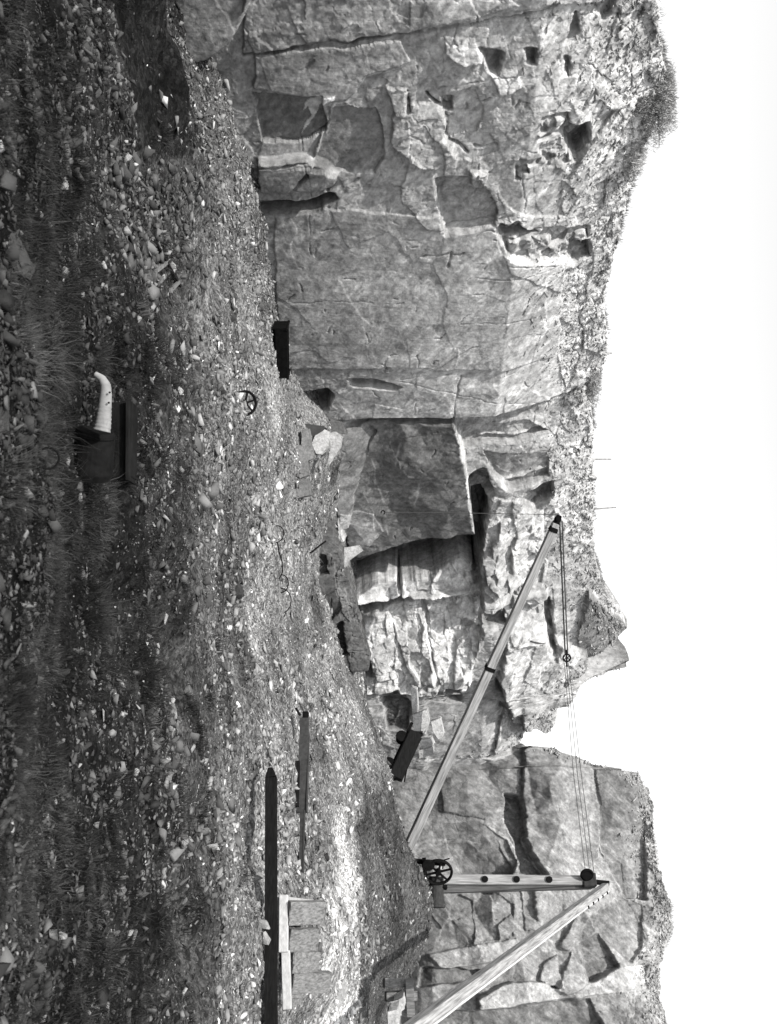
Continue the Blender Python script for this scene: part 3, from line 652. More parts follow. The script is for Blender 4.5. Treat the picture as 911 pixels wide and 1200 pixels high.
# --- low bench of dark blocks under the dark slab
c4 = Cliff(612, 32.6, 800, 34.4, 9.0, 0.0, 0.05)
sky4 = [(388, 605), (392, 625), (399, 650), (408, 680), (418, 710), (427, 745), (432, 775), (426, 800)]
p4 = [
    dict(p=[(360, 640), (382, 648), (386, 668), (362, 672)], o=-0.3, t=0.5, r=0.2), dict(p=[(364, 672), (392, 662), (394, 690), (372, 704)], o=0.15, t=0.9, r=0.15),
    dict(p=[(372, 704), (394, 690), (400, 712), (386, 732), (370, 726)], o=-0.1, ts=-0.3, t=0.7, r=0.15), dict(p=[(362, 706), (372, 706), (372, 740), (360, 742)], o=0.25, t=0.8),
    dict(p=[(386, 732), (402, 722), (408, 760), (388, 774), (378, 755)], o=-0.45, t=0.6, r=0.2), dict(p=[(394, 690), (404, 690), (410, 730), (402, 722)], o=0.05, t=1.3),
]
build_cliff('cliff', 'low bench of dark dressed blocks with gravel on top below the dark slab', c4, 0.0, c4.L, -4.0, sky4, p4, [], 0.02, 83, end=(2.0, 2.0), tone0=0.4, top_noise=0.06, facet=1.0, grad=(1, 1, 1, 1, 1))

# ------------------------------------------------------------------ stones
def ico(sub):
    bm = bmesh.new(); bmesh.ops.create_icosphere(bm, subdivisions=sub, radius=1.0)
    v = np.array([p.co[:] for p in bm.verts]); f = np.array([[q.index for q in p.verts] for p in bm.faces]); bm.free()
    return v, f
def hull_stone(r, n, flat, elong, bev=0.0, cuts=0, rough=0.0):
    """an angular shard: convex hull of a few points in a flat box."""
    pts = r.uniform(-1, 1, (n, 3)); pts /= np.maximum(np.linalg.norm(pts[:, :2], axis=1), 0.55)[:, None] ** 0.7
    pts[:, 2] = np.sign(pts[:, 2]) * (0.6 + 0.4 * np.abs(pts[:, 2])); pts *= np.array([1.0, elong, flat])
    bm = bmesh.new(); vs = [bm.verts.new(p) for p in pts]
    res = bmesh.ops.convex_hull(bm, input=vs)
    bmesh.ops.delete(bm, geom=[g for g in set(res['geom_interior'] + res['geom_unused']) if isinstance(g, bmesh.types.BMVert)], context='VERTS')
    if bev: bmesh.ops.dissolve_limit(bm, angle_limit=0.12, verts=bm.verts, edges=bm.edges); bmesh.ops.bevel(bm, geom=list(bm.edges), offset=bev, segments=1, affect='EDGES', clamp_overlap=True)
    bmesh.ops.triangulate(bm, faces=bm.faces)
    if cuts:
        bmesh.ops.subdivide_edges(bm, edges=bm.edges, cuts=cuts, use_grid_fill=True); bmesh.ops.triangulate(bm, faces=bm.faces)
    bmesh.ops.recalc_face_normals(bm, faces=bm.faces); bm.verts.index_update()
    v = np.array([p.co[:] for p in bm.verts]); f = np.array([[q.index for q in p.verts] for p in bm.faces]); bm.free()
    if rough:
        d = fbm(v[:, 0] * 3 + v[:, 2] * 2, v[:, 1] * 3 + v[:, 2], int(r.integers(999)), 4); v = v * (1 + rough * d)[:, None]
    return v, f
SMALL = [hull_stone(rng, 9, rng.uniform(0.14, 0.4), rng.uniform(0.4, 0.85)) for _ in range(26)]
TINY = [hull_stone(rng, 6, rng.uniform(0.14, 0.4), rng.uniform(0.4, 0.9)) for _ in range(16)]

FLAT = [hull_stone(rng, 6, rng.uniform(0.1, 0.2), rng.uniform(0.3, 0.6)) for _ in range(14)]
def rot_mats(n, tilt, r):
    a = r.uniform(0, 2 * np.pi, n); ax = r.uniform(0, 2 * np.pi, n); t = np.abs(r.normal(0, tilt, n))
    ca, sa = np.cos(a), np.sin(a)
    Rz = np.zeros((n, 3, 3)); Rz[:, 0, 0] = ca; Rz[:, 0, 1] = -sa; Rz[:, 1, 0] = sa; Rz[:, 1, 1] = ca; Rz[:, 2, 2] = 1
    kx, ky = np.cos(ax), np.sin(ax); c = np.cos(t); s = np.sin(t); q = 1 - c
    Rt = np.zeros((n, 3, 3))
    Rt[:, 0, 0] = c + kx * kx * q; Rt[:, 0, 1] = kx * ky * q; Rt[:, 0, 2] = ky * s
    Rt[:, 1, 0] = kx * ky * q; Rt[:, 1, 1] = c + ky * ky * q; Rt[:, 1, 2] = -kx * s
    Rt[:, 2, 0] = -ky * s; Rt[:, 2, 1] = kx * s; Rt[:, 2, 2] = c
    return Rt @ Rz

def merge_instances(templates, pos, size, tone, tilt, r):
    V, Fc, T = [], [], []; base = 0
    which = r.integers(0, len(templates), len(pos)); Rm = rot_mats(len(pos), tilt, r)
    for k, (tv, tf) in enumerate(templates):
        ii = np.nonzero(which == k)[0]
        if not len(ii): continue
        w = np.einsum('nij,vj->nvi', Rm[ii], tv) * size[ii][:, None, None] + pos[ii][:, None, :]
        V.append(w.reshape(-1, 3)); T.append(np.repeat(tone[ii], len(tv)))
        Fc.append((tf[None] + (base + np.arange(len(ii)) * len(tv))[:, None, None]).reshape(-1, tf.shape[1]))
        base += len(ii) * len(tv)
    return np.concatenate(V), np.concatenate(Fc), np.concatenate(T)

def scatter_rubble():
    n = 230000
    th = rng.uniform(-0.62, 0.62, n); y = np.exp(rng.uniform(math.log(3.4), math.log(37), n)); x = th * y
    zs = ground_smooth(x, y); v = zs / y * F + 455.5; u = x / y * F + 600
    vg = veg_cover(x, y)
    # heaps and bare strips
    pat = fbm(x * 0.3 + y * 0.1, y * 0.6, 71, 4) * 1.3 + fbm(x * 1.6, y * 1.6, 73, 2) * 0.5
    dens = np.clip(0.8 + 0.7 * pat, 0.1, 1) * np.clip(1.1 - 0.6 * vg, 0.3, 1)
    vw = v + 7 * fbm(x * 1.3, y * 1.3, 411, 4); uw = u + 30 * fbm(x * 1.0, y * 1.0, 415, 4)
    dens = np.where(in_poly(vw, uw, [(175, 120), (222, 200), (255, 330), (240, 420), (218, 400), (195, 250), (160, 160)]), dens * 0.25, dens)
    dens = np.where(in_poly(vw, uw, [(120, -40), (162, -40), (205, 175), (172, 175), (150, 100)]), dens * 0.06, dens)
    for strip in ([(285, 530), (312, 640), (332, 800), (344, 800), (330, 640), (300, 525)], [(240, 240), (268, 330), (275, 420), (288, 420), (282, 330), (255, 240)], [(335, 840), (352, 960), (400, 1040), (412, 1020), (372, 950), (345, 840)]): dens = np.where(in_poly(vw, uw, strip), dens * 0.2, dens)
    dens = np.where((v > 300) & (u > 780), np.maximum(dens, 0.6), dens)
    keep = rng.uniform(0, 1, n) < dens
    # keep clear of the cliff walls
    for cl in (c1, c2):
        sd = (np.stack([x, y], 1) - cl.o) @ cl.n; s_ = (np.stack([x, y], 1) - cl.o) @ cl.t
        keep &= ~((sd < -0.2) & (s_ > 0) & (s_ < cl.L))
    x, y, v, u, vg = x[keep], y[keep], v[keep], u[keep], vg[keep]; n = len(x)
    size = np.exp(rng.normal(math.log(0.03), 0.6, n)) * np.interp(y, [4, 10, 20, 37], [0.36, 0.62, 1.0, 1.3])
    size = size * np.exp(0.75 * fbm(x * 0.7 + 9, y * 0.7, 77, 3))
    size = np.clip(np.maximum(size, 0.9 / F * y), 0.006, 0.16)
    z = ground_z(x, y) + size * 0.12
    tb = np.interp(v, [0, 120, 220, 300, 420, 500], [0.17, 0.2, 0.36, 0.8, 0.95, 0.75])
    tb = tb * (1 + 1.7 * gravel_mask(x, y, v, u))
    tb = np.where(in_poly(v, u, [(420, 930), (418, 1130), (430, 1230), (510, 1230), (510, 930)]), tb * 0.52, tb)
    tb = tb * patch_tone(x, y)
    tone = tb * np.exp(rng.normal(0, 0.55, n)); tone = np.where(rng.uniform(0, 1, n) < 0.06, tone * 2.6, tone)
    for (pl, cn, sz_, tn_) in (([(178, 30), (235, 80), (262, 110), (300, 150), (302, 300), (240, 260), (212, 180)], 5200, 0.04, 0.8), ([(130, 180), (215, 215), (235, 300), (190, 330), (150, 300)], 1500, 0.042, 0.36),
                               ([(270, 420), (300, 420), (322, 620), (330, 800), (312, 800), (300, 620)], 4500, 0.034, 1.0), ([(300, 250), (330, 330), (335, 420), (315, 420), (290, 330)], 1800, 0.036, 1.0), ([(240, 430), (275, 430), (270, 620), (225, 640), (215, 520)], 1500, 0.04, 0.55)):
        c4 = np.array(pl); xx = rng.uniform(c4[:, 0].min(), c4[:, 0].max(), cn * 3); yy = rng.uniform(c4[:, 1].min(), c4[:, 1].max(), cn * 3)
        ins = in_poly(xx, yy, pl) & (rng.uniform(0, 1, len(xx)) < np.clip(0.55 + 1.2 * fbm(xx * 0.05, yy * 0.03, cn, 3), 0, 1)); xx = xx[ins][:cn]; yy = yy[ins][:cn]; xx = xx + rng.normal(0, 8, len(xx)); yy = yy + rng.normal(0, 16, len(yy))
        ds = np.exp(np.linspace(math.log(6), math.log(32), 160)); D = np.full(len(xx), 0.0)
        G = ground_smooth((yy[:, None] - 600) / F * ds[None], np.repeat(ds[None], len(xx), 0)); hit = ((xx[:, None] - 455.5) / F * ds[None]) < G
        ok = hit.any(1); D = ds[np.argmax(hit, 1)]; xx, yy, D = xx[ok], yy[ok], D[ok]
        wx = (yy - 600) / F * D; sz2 = sz_ * np.exp(rng.normal(0, 0.45, len(D)))
        x = np.concatenate([x, wx]); y = np.concatenate([y, D]); z = np.concatenate([z, ground_z(wx, D) + sz2 * 0.2]); size = np.concatenate([size, sz2]); tone = np.concatenate([tone, tn_ * np.exp(rng.normal(0, 0.5, len(D)))])
    pos = np.stack([x, y, z], 1)
    big = size * F / y > 4.5
    V1, F1_, T1 = merge_instances(SMALL, pos[big], size[big], tone[big], 0.6, rng)
    V2, F2_, T2 = merge_instances(TINY, pos[~big], size[~big], tone[~big], 0.7, rng)
    V = [V1, V2]; Fs = [F1_, F2_ + len(V1)]; T = [T1, T2]; off = len(V1) + len(V2)
    # shards lying on the broken rims
    for (Cd, cnt, zlo, sz) in ((C1, 4200, 1.9, 0.055), (C2, 3000, 1.5, 0.07), (C3, 1800, 1.0, 0.09)):
        cl = Cd['cl']; H = Cd['H']; Z = Cd['Z']; nr, nc = H.shape
        j = rng.integers(5, nc - 25, cnt); zz = Cd['zt'][j] - np.abs(rng.normal(0, zlo * 0.55, cnt))
        i = np.clip(((zz - Z[0, j]) / (Z[-1, j] - Z[0, j]) * (nr - 1)).astype(int), 0, nr - 1)
        s_ = Cd['S'][j]; h = H[i, j]
        q = np.stack([cl.o[0] + cl.t[0] * s_ + cl.n[0] * h, cl.o[1] + cl.t[1] * s_ + cl.n[1] * h, Z[i, j]], 1)
        sz_ = np.clip(np.exp(rng.normal(math.log(sz), 0.45, cnt)), 0.03, 0.3)
        a, b, c = merge_instances(FLAT, q, sz_, 1.4 * np.exp(rng.normal(0, 0.2, cnt)), 0.8, rng)
        V.append(a); Fs.append(b + off); T.append(c); off += len(a)
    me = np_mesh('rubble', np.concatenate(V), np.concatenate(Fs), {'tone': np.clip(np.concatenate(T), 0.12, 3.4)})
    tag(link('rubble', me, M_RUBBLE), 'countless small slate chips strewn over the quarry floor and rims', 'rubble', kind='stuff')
scatter_rubble()

# --- the larger loose stones, each a thing
STONE_MESH = []
for k in range(18):
    v, f = hull_stone(rng, (9, 7, 12)[k % 3], (0.16, 0.28, 0.42)[k % 3] * rng.uniform(0.8, 1.15), rng.uniform(0.5, 0.85), 0.012, 2, 0.05)
    STONE_MESH.append(np_mesh('stone', v, f))
def copy_obj(o):
    c = o.copy(); C.objects.link(c); return c
LANDMARKS = [('the pale pipe', 478, 120), ('the black timber box', 515, 145), ('the spoked wheel', 473, 288), ('the broken ladder', 318, 205), ('the black trough', 408, 330),
             ('the iron hoops', 670, 328), ('the long front rail', 1000, 312), ('the dark girder', 890, 352), ('the plank wall', 1115, 345), ('the leaning slabs', 525, 375),
             ('the bare dark bank', 90, 160), ('the dark slab', 570, 410), ('the crane foot', 1040, 490), ('the low bench', 700, 372), ('the tipped wagon', 890, 470),
             ('the near left corner', 60, 30), ('the near right corner', 1140, 30), ('the iron ring', 538, 40), ('the narrow grey slab', 310, 22), ('the grassy bank', 800, 110), ('the rubble left of the girder', 760, 270), ('the grass before the rail', 1000, 200), ('the grass tufts', 640, 60), ('the stony slope', 320, 110), ('the trodden path', 300, 225)]
stone_src = None
stone_labels = {}
def place_stone(x, y, d, size, tone, shape, rot):
    global stone_src
    me = STONE_MESH[shape]
    if stone_src is None:
        stone_src = bpy.data.objects.new('loose_stone', me); C.objects.link(stone_src); o = stone_src
    else:
        o = copy_obj(stone_src); o.data = me
    if not me.materials: me.materials.append(M_STONE_M)
    o.material_slots[0].link = 'OBJECT'; o.material_slots[0].material = (M_STONE_P, M_STONE_M, M_STONE_D)[tone]
    wx = (y - 600) / F * d
    o.location = (wx, d, gz1(wx, d) + size * 0.14); o.rotation_euler = rot; o.scale = (size, size, size)
    lm = min(LANDMARKS, key=lambda q: math.hypot(q[1] - y, (q[2] - x) * 1.3))
    dx, dy = y - lm[1], x - lm[2]
    rel = ('right of' if dx > 0 else 'left of') if abs(dx) > abs(dy) else ('beyond' if dy > 0 else 'in front of')
    far = math.hypot(dx, dy)
    rel = ('just ' if far < 40 else 'well ' if far > 110 else '') + rel
    px = size * F / d
    szw = 'small' if px < 4.5 else 'medium' if px < 6.5 else 'large' if px < 9.5 else 'very large'
    lab = f"{szw} {('pale', 'grey', 'dark')[tone]} {('flat', 'wedge-shaped', 'blocky')[shape % 3]} stone {rel} {lm[0]}"
    tag(o, lab, 'stone', 'loose stones on the quarry floor')
    return o

def depth_at(x, y):
    """depth at which the pixel's ray meets the ground."""
    ds = np.exp(np.linspace(math.log(3.0), math.log(38), 500)); X = (y - 600) / F * ds; Z = (x - 455.5) / F * ds
    g = ground_smooth(X, ds); below = np.nonzero(Z < g)[0]
    return float(ds[below[0]]) if len(below) else None

notable = [(148, 271, 12, 0), (161, 281, 9, 0), (150, 295, 6, 0), (80, 316, 9, 0), (92, 346, 9, 0), (122, 346, 5, 0), (95, 277, 8, 0), (42, 490, 12, 0), (72, 512, 9, 0), (46, 548, 12, 1), (88, 575, 14, 1), (98, 583, 10, 0),
           (116, 675, 8, 0), (58, 715, 9, 0), (146, 700, 16, 1), (165, 700, 14, 1), (202, 725, 13, 0), (124, 838, 13, 0), (137, 865, 13, 0), (147, 858, 7, 0), (128, 900, 6, 0), (143, 905, 8, 0), (218, 878, 9, 0),
           (10, 962, 16, 1), (4, 995, 20, 1), (12, 1022, 16, 1), (66, 1010, 12, 0), (68, 990, 14, 1), (42, 988, 12, 1), (100, 1037, 8, 0), (8, 1082, 8, 0), (50, 1075, 9, 0), (64, 1095, 14, 0), (70, 1108, 12, 0), (42, 1115, 10, 1), (110, 1070, 12, 0), (106, 1095, 12, 0),
           (78, 1128, 11, 0), (97, 1136, 10, 0), (50, 1162, 13, 0), (55, 1192, 12, 0), (88, 1186, 6, 0), (205, 985, 13, 0), (202, 990, 10, 1), (215, 1032, 12, 1), (300, 985, 8, 0), (294, 1050, 10, 0), (296, 1070, 9, 0), (300, 1085, 10, 0), (302, 1100, 11, 0), (306, 1112, 11, 0), (298, 1118, 9, 0), (301, 1062, 8, 0), (257, 1118, 7, 0), (335, 964, 7, 0), (354, 968, 5, 0),
           (155, 1008, 11, 1), (60, 600, 9, 1), (130, 608, 9, 1), (230, 610, 8, 1), (70, 655, 10, 1), (20, 255, 9, 2), (62, 252, 9, 0), (56, 245, 12, 1), (70, 262, 9, 1), (130, 250, 8, 1), (245, 460, 10, 2), (235, 470, 11, 2), (200, 458, 9, 0), (262, 372, 14, 2), (232, 385, 8, 1), (214, 640, 10, 2), (275, 692, 12, 2), (276, 718, 7, 0), (248, 540, 8, 0), (235, 520, 9, 1), (110, 110, 11, 1), (125, 115, 12, 1), (132, 128, 10, 2), (95, 105, 9, 0), (130, 95, 7, 0), (60, 168, 10, 0), (68, 185, 9, 0), (78, 215, 12, 0), (52, 218, 10, 1), (140, 175, 11, 1), (148, 185, 8, 0), (145, 200, 10, 1)]
for (x, y, s, t) in notable:
    d = depth_at(x, y)
    s *= 0.72 if x < 240 else 1.0
    if d: place_stone(x, y, d, s / F * d, t, random.randrange(18), (random.gauss(0, 0.35), random.gauss(0, 0.35), random.uniform(0, 6.28)))
cnt = 0
while cnt < 190:
    x = random.uniform(4, 330); y = random.uniform(5, 1195)
    if x > 270 and random.random() < 0.5: continue
    d = depth_at(x, y)
    if not d or d > 27: continue
    wx = (y - 600) / F * d
    if float(veg_cover(np.array([wx]), np.array([d]))[0]) > 0.75 or in_poly(np.array([x]), np.array([y]), [(120, -40), (165, -40), (225, 200), (255, 330), (240, 420), (190, 250), (150, 100)])[0]: continue
    s = min(10, max(3.5, random.lognormvariate(math.log(5), 0.3)))
    place_stone(x, y, d, s / F * d, random.choices((0, 1, 2), (0.12, 0.55, 0.33))[0], random.randrange(18), (random.gauss(0, 0.4), random.gauss(0, 0.4), random.uniform(0, 6.28)))
    cnt += 1

# --- slabs: an outline with real thickness, leaning on the rubble
def slab(name, pts, d, thick, lean, mat, label, group=None, turn=0.0, cat='slab'):
    bm = bmesh.new()
    base = min(p[0] for p in pts); cy = sum(p[1] for p in pts) / len(pts)
    fr, bk = [], []
    for (x, y) in pts:
        p = P(x, y, d); off = Vector(((y - cy) / F * d * 0, (x - base) / F * d * lean + (y - cy) / F * d * turn, 0))
        p = p * ((d + off.y) / d)
        fr.append(bm.verts.new(p)); bk.append(bm.verts.new(p + Vector((random.uniform(-.02, .02), thick, random.uniform(-.02, .02) + thick * 0.15))))
    n = len(pts)
    bm.faces.new(fr); bm.faces.new(bk[::-1])
    for i in range(n): bm.faces.new((fr[i], fr[(i + 1) % n], bk[(i + 1) % n], bk[i]))
    bevel(bm, 0.015)
    bmesh.ops.triangulate(bm, faces=bm.faces)
    bmesh.ops.subdivide_edges(bm, edges=bm.edges, cuts=2, use_grid_fill=True)
    for vv in bm.verts:
        c = vv.co; k = 0.02
        vv.co += Vector((random.uniform(-k, k), random.uniform(-k, k), random.uniform(-k, k))) * 0.4
    o = bm_obj(name, bm, mat)
    return tag(o, label, cat, group)
G_SL = 'leaning slate slabs in the rubble'
slab('stone_slab', [(358, 497), (380, 500), (382, 507), (368, 522), (362, 514)], 29.2, 0.35, 0.3, M_STONE_D, 'dark slab behind the two pale leaf-shaped slabs', G_SL)
slab('stone_slab', [(366, 520), (370, 511), (381, 504), (387, 507), (384, 523), (377, 532), (371, 531)], 28.7, 0.18, 0.45, M_STONE_P, 'lower of two pale leaf-shaped slabs leaning side by side', G_SL, -0.3)
slab('stone_slab', [(387, 508), (392, 506), (400, 511), (398, 524), (390, 536), (384, 544), (388, 526)], 29.0, 0.18, 0.45, M_STONE_P, 'upper pale slab with a small dark notch, beside its pale twin', G_SL, -0.3)
slab('stone_slab', [(354, 504), (360, 502), (366, 524), (368, 536), (360, 540), (354, 526)], 28.4, 0.3, 0.3, M_STONE_M, 'tall grey slab standing left of the pale leaf-shaped slabs', G_SL, -0.2)
slab('stone_slab', [(344, 530), (352, 522), (358, 540), (362, 556), (352, 560)], 28.0, 0.25, 0.4, M_STONE_M, 'grey slab tilted over a black gap below the pale slabs', G_SL, -0.2)
slab('stone_slab', [(345, 562), (360, 562), (362, 580), (346, 584)], 28.2, 0.4, 0.2, M_STONE_M, 'squarish grey block right of the tilted slabs', G_SL, 0.1)
slab('stone_slab', [(388, 492), (400, 494), (403, 508), (389, 506)], 29.4, 0.3, 0.2, M_STONE_M, 'small grey block above the pale leaf-shaped slabs', G_SL, 0.0)
slab('stone_slab', [(404, 642), (420, 640), (424, 646), (408, 656), (402, 668)], 33.2, 0.3, 0.3, M_STONE_P, 'white wedge of rock at the lower right corner of the dark slab', G_SL, -0.2)
slab('stone_slab', [(250, 365), (268, 368), (272, 395), (264, 425), (252, 412)], 20.6, 0.5, 0.5, M_STONE_D, 'dark outcrop slab beside the trodden path below the black trough', G_SL)
G_BL = 'pale quarried blocks by the tipped wagon'
for (pts, d, lab) in (
    ([(493, 868), (505, 866), (508, 874), (494, 878)], 35.8, 'uppermost pale block stacked right of the tipped wagon'),
    ([(491, 880), (507, 876), (508, 884), (492, 888)], 35.6, 'pale block stacked just under the top one by the tipped wagon'),
    ([(484, 838), (500, 832), (503, 850), (496, 858), (486, 856)], 36.2, 'large pale block left of the tipped wagon'),
    ([(506, 846), (516, 842), (520, 862), (514, 866), (508, 856)], 36.6, 'pale thin slab lying above the tipped wagon'),
    ([(482, 806), (488, 808), (490, 834), (484, 836)], 36.4, 'upright white splinter of rock left of the tipped wagon'),
    ([(460, 1176), (472, 1170), (474, 1182), (464, 1190)], 24.5, 'white block beside the short dark posts under the crane strut'),
    ([(455, 1186), (466, 1184), (468, 1200), (456, 1204)], 24.0, 'second white block by the dark posts at the frame edge'),
    ([(386, 1168), (398, 1160), (402, 1172), (396, 1186), (388, 1180)], 20.2, 'pale flat slab on the white gravel beyond the plank wall')):
    slab('stone_block', pts, d, 0.45, 0.15, M_STONE_P, lab, G_BL, 0.0, 'block')
slab('stone_slab', [(2, 272), (9, 268), (16, 284), (22, 306), (25, 322), (20, 320), (12, 306), (6, 292)], 4.6, 0.1, 0.5, M_STONE_D, 'narrow grey slab sunk in the grass at the near left', G_SL, 0.1)
slab('stone_slab', [(-22, 380), (-14, 376), (-9, 430), (-4, 500), (-6, 560), (-14, 580), (-22, 580)], 4.1, 0.12, 0.5, M_STONE_D, 'long grey slab edge at the very bottom of the view', G_SL, 0.0)

# ------------------------------------------------------------------ derrick crane
crane = empty('derrick_crane', P(490, 1030, 36.0))
tag(crane, 'wooden derrick crane with long raised boom, mast and spoked winch wheel on the mound', 'crane')
mt = P(694, 1032, 36.0); mb_ = P(476, 1031, 36.0)
ang = math.radians(30)
ml = Vector((-math.sin(ang), -math.cos(ang), 0)); mr = Vector((math.cos(ang), -math.sin(ang), 0))
bm = bmesh.new(); add_beam(bm, mb_, mt, 0.36, 0.36, side=mr, w2=0.32, h2=0.32); bevel(bm, 0.015)
align(bm_obj('mast', bm, M_TIMBER, crane), mb_, mt)
bm = bmesh.new(); o1 = mr * 0.34 - ml * 0.22; add_beam(bm, mb_ + o1, mt + mr * 0.2 - ml * 0.2, 0.24, 0.3, side=mr, w2=0.12, h2=0.26); bevel(bm, 0.01); align(bm_obj('mast_rear_timber', bm, M_BOARD2, crane), mb_, mt)
for v in (568, 605, 643):
    c = P(v, 1031, 36.0); t = (c.z - mb_.z) / (mt.z - mb_.z); c = mb_.lerp(mt, t) + ml * 0.175
    bm = bmesh.new(); add_tube(bm, [c - ml * 0.05, c + ml * 0.06], 0.115, 16); bm_obj('bolt_plate', bm, M_IRON, crane)
# iron head and top sheave
bm = bmesh.new(); add_beam(bm, mt + Vector((0, 0, -0.35)), mt + Vector((0, 0, 0.12)), 0.47, 0.47, side=mr); bevel(bm, 0.02); bm_obj('mast_cap', bm, M_RUST, crane)
bm = bmesh.new(); add_tube(bm, [mt + Vector((0.05, 0, 0.1)), mt + Vector((0.1, 0, 0.62))], 0.09, 10); bm_obj('mast_pin', bm, M_IRON, crane)
sh = P(688, 1025, 35.7)
bm = bmesh.new(); add_ring(bm, sh, (0.25, -1, 0), 0.2, 0.05, 28, 8); add_tube(bm, [sh + Vector((0, -0.04, 0)), sh + Vector((0, 0.04, 0))], 0.18, 24); bm_obj('sheave', bm, M_IRON, crane)
# boom
bh = P(470, 1012, 36.3); bt = P(652, 613, 32.6)
bm = bmesh.new(); add_beam(bm, bh, bt, 0.32, 0.34, w2=0.23, h2=0.25); bevel(bm, 0.015)
boom = align(bm_obj('boom', bm, M_TIMBER, crane), bh, bt)
def along(a, b, t): return Vector(a).lerp(Vector(b), t)
dirb = (bt - bh).normalized()
bm = bmesh.new(); q = along(bh, bt, 0.60); add_beam(bm, q - dirb * 0.07, q + dirb * 0.07, 0.315, 0.335); bm_obj('iron_band', bm, M_IRON, boom)
bm = bmesh.new(); add_beam(bm, bt - dirb * 0.3, bt + dirb * 0.28, 0.27, 0.29, w2=0.12, h2=0.14); bm_obj('tip_iron', bm, M_IRON, boom)
boom.matrix_parent_inverse = Matrix.Translation(-Vector(crane.location)); hs = bt + dirb * 0.15 + Vector((0, -0.05, -0.02))
bm = bmesh.new(); add_ring(bm, hs, (0, 1, 0), 0.09, 0.03, 20, 8); add_tube(bm, [hs - Vector((0, .1, 0)), hs + Vector((0, .1, 0))], 0.07, 16); bm_obj('sheave', bm, M_IRON, boom)
# back strut: comes down towards the camera on the right
st = P(710, 1039, 35.8); sb = P(498, 1194, 20.0); e2 = st + (sb - st) * 1.235
sdir = (e2 - st).normalized()
mid = st.lerp(sb, 0.6).normalized(); ee = sdir.cross(mid).normalized()
if ee.x < 0: ee = -ee
fr_ = -(mid - sdir * mid.dot(sdir)).normalized(); a_ = math.radians(58)
n1_ = fr_ * math.cos(a_) - ee * math.sin(a_); n2_ = fr_ * math.sin(a_) + ee * math.cos(a_)
bm = bmesh.new(); add_beam(bm, st, e2, 0.235, 0.235, side=n1_); bevel(bm, 0.012); align(bm_obj('strut', bm, M_STRUT, crane), st, e2)
cp = n1_ * -0.15 + n2_ * 0.06
bm = bmesh.new(); add_beam(bm, st + cp, e2 + cp, 0.06, 0.13, side=n1_); bevel(bm, 0.008); align(bm_obj('strut_lit_strip', bm, M_STRUT_LIT, crane), st, e2)  # added pale strip: the strut's lit top face put into colour
for k in range(5):
    c = st + sdir * (0.45 + 0.75 * k) + cp + n2_ * 0.065
    bm = bmesh.new(); add_tube(bm, [c - n2_ * 0.03, c + n2_ * 0.03], 0.05, 10); bm_obj('bolt', bm, M_IRON, crane)
# winch
wn = empty('winch', P(510, 1025, 35.3)); wn.parent = crane; wn.location = wn.location - Vector(crane.location)
def wpart(name, bm, mat):
    me_o = bm_obj(name, bm, mat); me_o.parent = wn
    me_o.matrix_parent_inverse = Matrix.Translation(-P(510, 1025, 35.3)); return me_o
def wheel(bm_rim, bm_sp, c, ax, R, r, spokes, hub):
    c = Vector(c); ax = Vector(ax).normalized(); s, u = frame_axes(ax)
    add_ring(bm_rim, c, ax, R, r, 40, 8, flat=1.3)
    for k in range(spokes):
        t = 2 * math.pi * k / spokes + 0.25; rad = s * math.cos(t) + u * math.sin(t)
        add_beam(bm_sp, c + rad * hub * 0.7, c + rad * R, r * 1.5, r * 1.1, ax, w2=r * 1.1)
    add_tube(bm_sp, [c - ax * r * 2, c + ax * r * 2], hub, 14)
wax = Vector((0.3, -1, 0.0)); wc = P(513.5, 1022, 35.2)
b1, b2 = bmesh.new(), bmesh.new(); wheel(b1, b2, wc, wax, 0.49, 0.05, 6, 0.1)
wpart('wheel_rim', b1, M_IRON); wpart('wheel_spokes', b2, M_IRON)
bm = bmesh.new(); dr = P(512, 1046, 35.4); add_tube(bm, [dr + Vector((-0.45, 0.3, 0)), dr + Vector((0.42, -0.12, -0.03))], 0.27, 20); add_tube(bm, [dr + Vector((0.42, -0.12, -0.03)), dr + Vector((0.48, -0.15, -0.03))], 0.33, 20); wpart('drum', bm, M_RUST)
bm = bmesh.new()
for q in ((1008, 494), (1036, 496)):
    add_beam(bm, P(q[1] - 22, q[0], 35.35), P(q[1] + 28, q[0] + 4, 35.5), 0.12, 0.16)
add_beam(bm, P(497, 1006, 35.3), P(500, 1048, 35.4), 0.14, 0.14)
wpart('winch_frame', bm, M_IRON)
bm = bmesh.new(); gc = P(502, 1014, 35.1); add_ring(bm, gc, wax, 0.19, 0.05, 20, 6); add_tube(bm, [gc - wax * 0.04, gc + wax * 0.04], 0.17, 16); wpart('pinion', bm, M_IRON)
bm = bmesh.new(); add_tube(bm, [P(519, 1018, 35.2) , P(520, 1008, 35.1), P(527, 1006, 35.0)], 0.025, 6); wpart('crank_handle', bm, M_IRON)
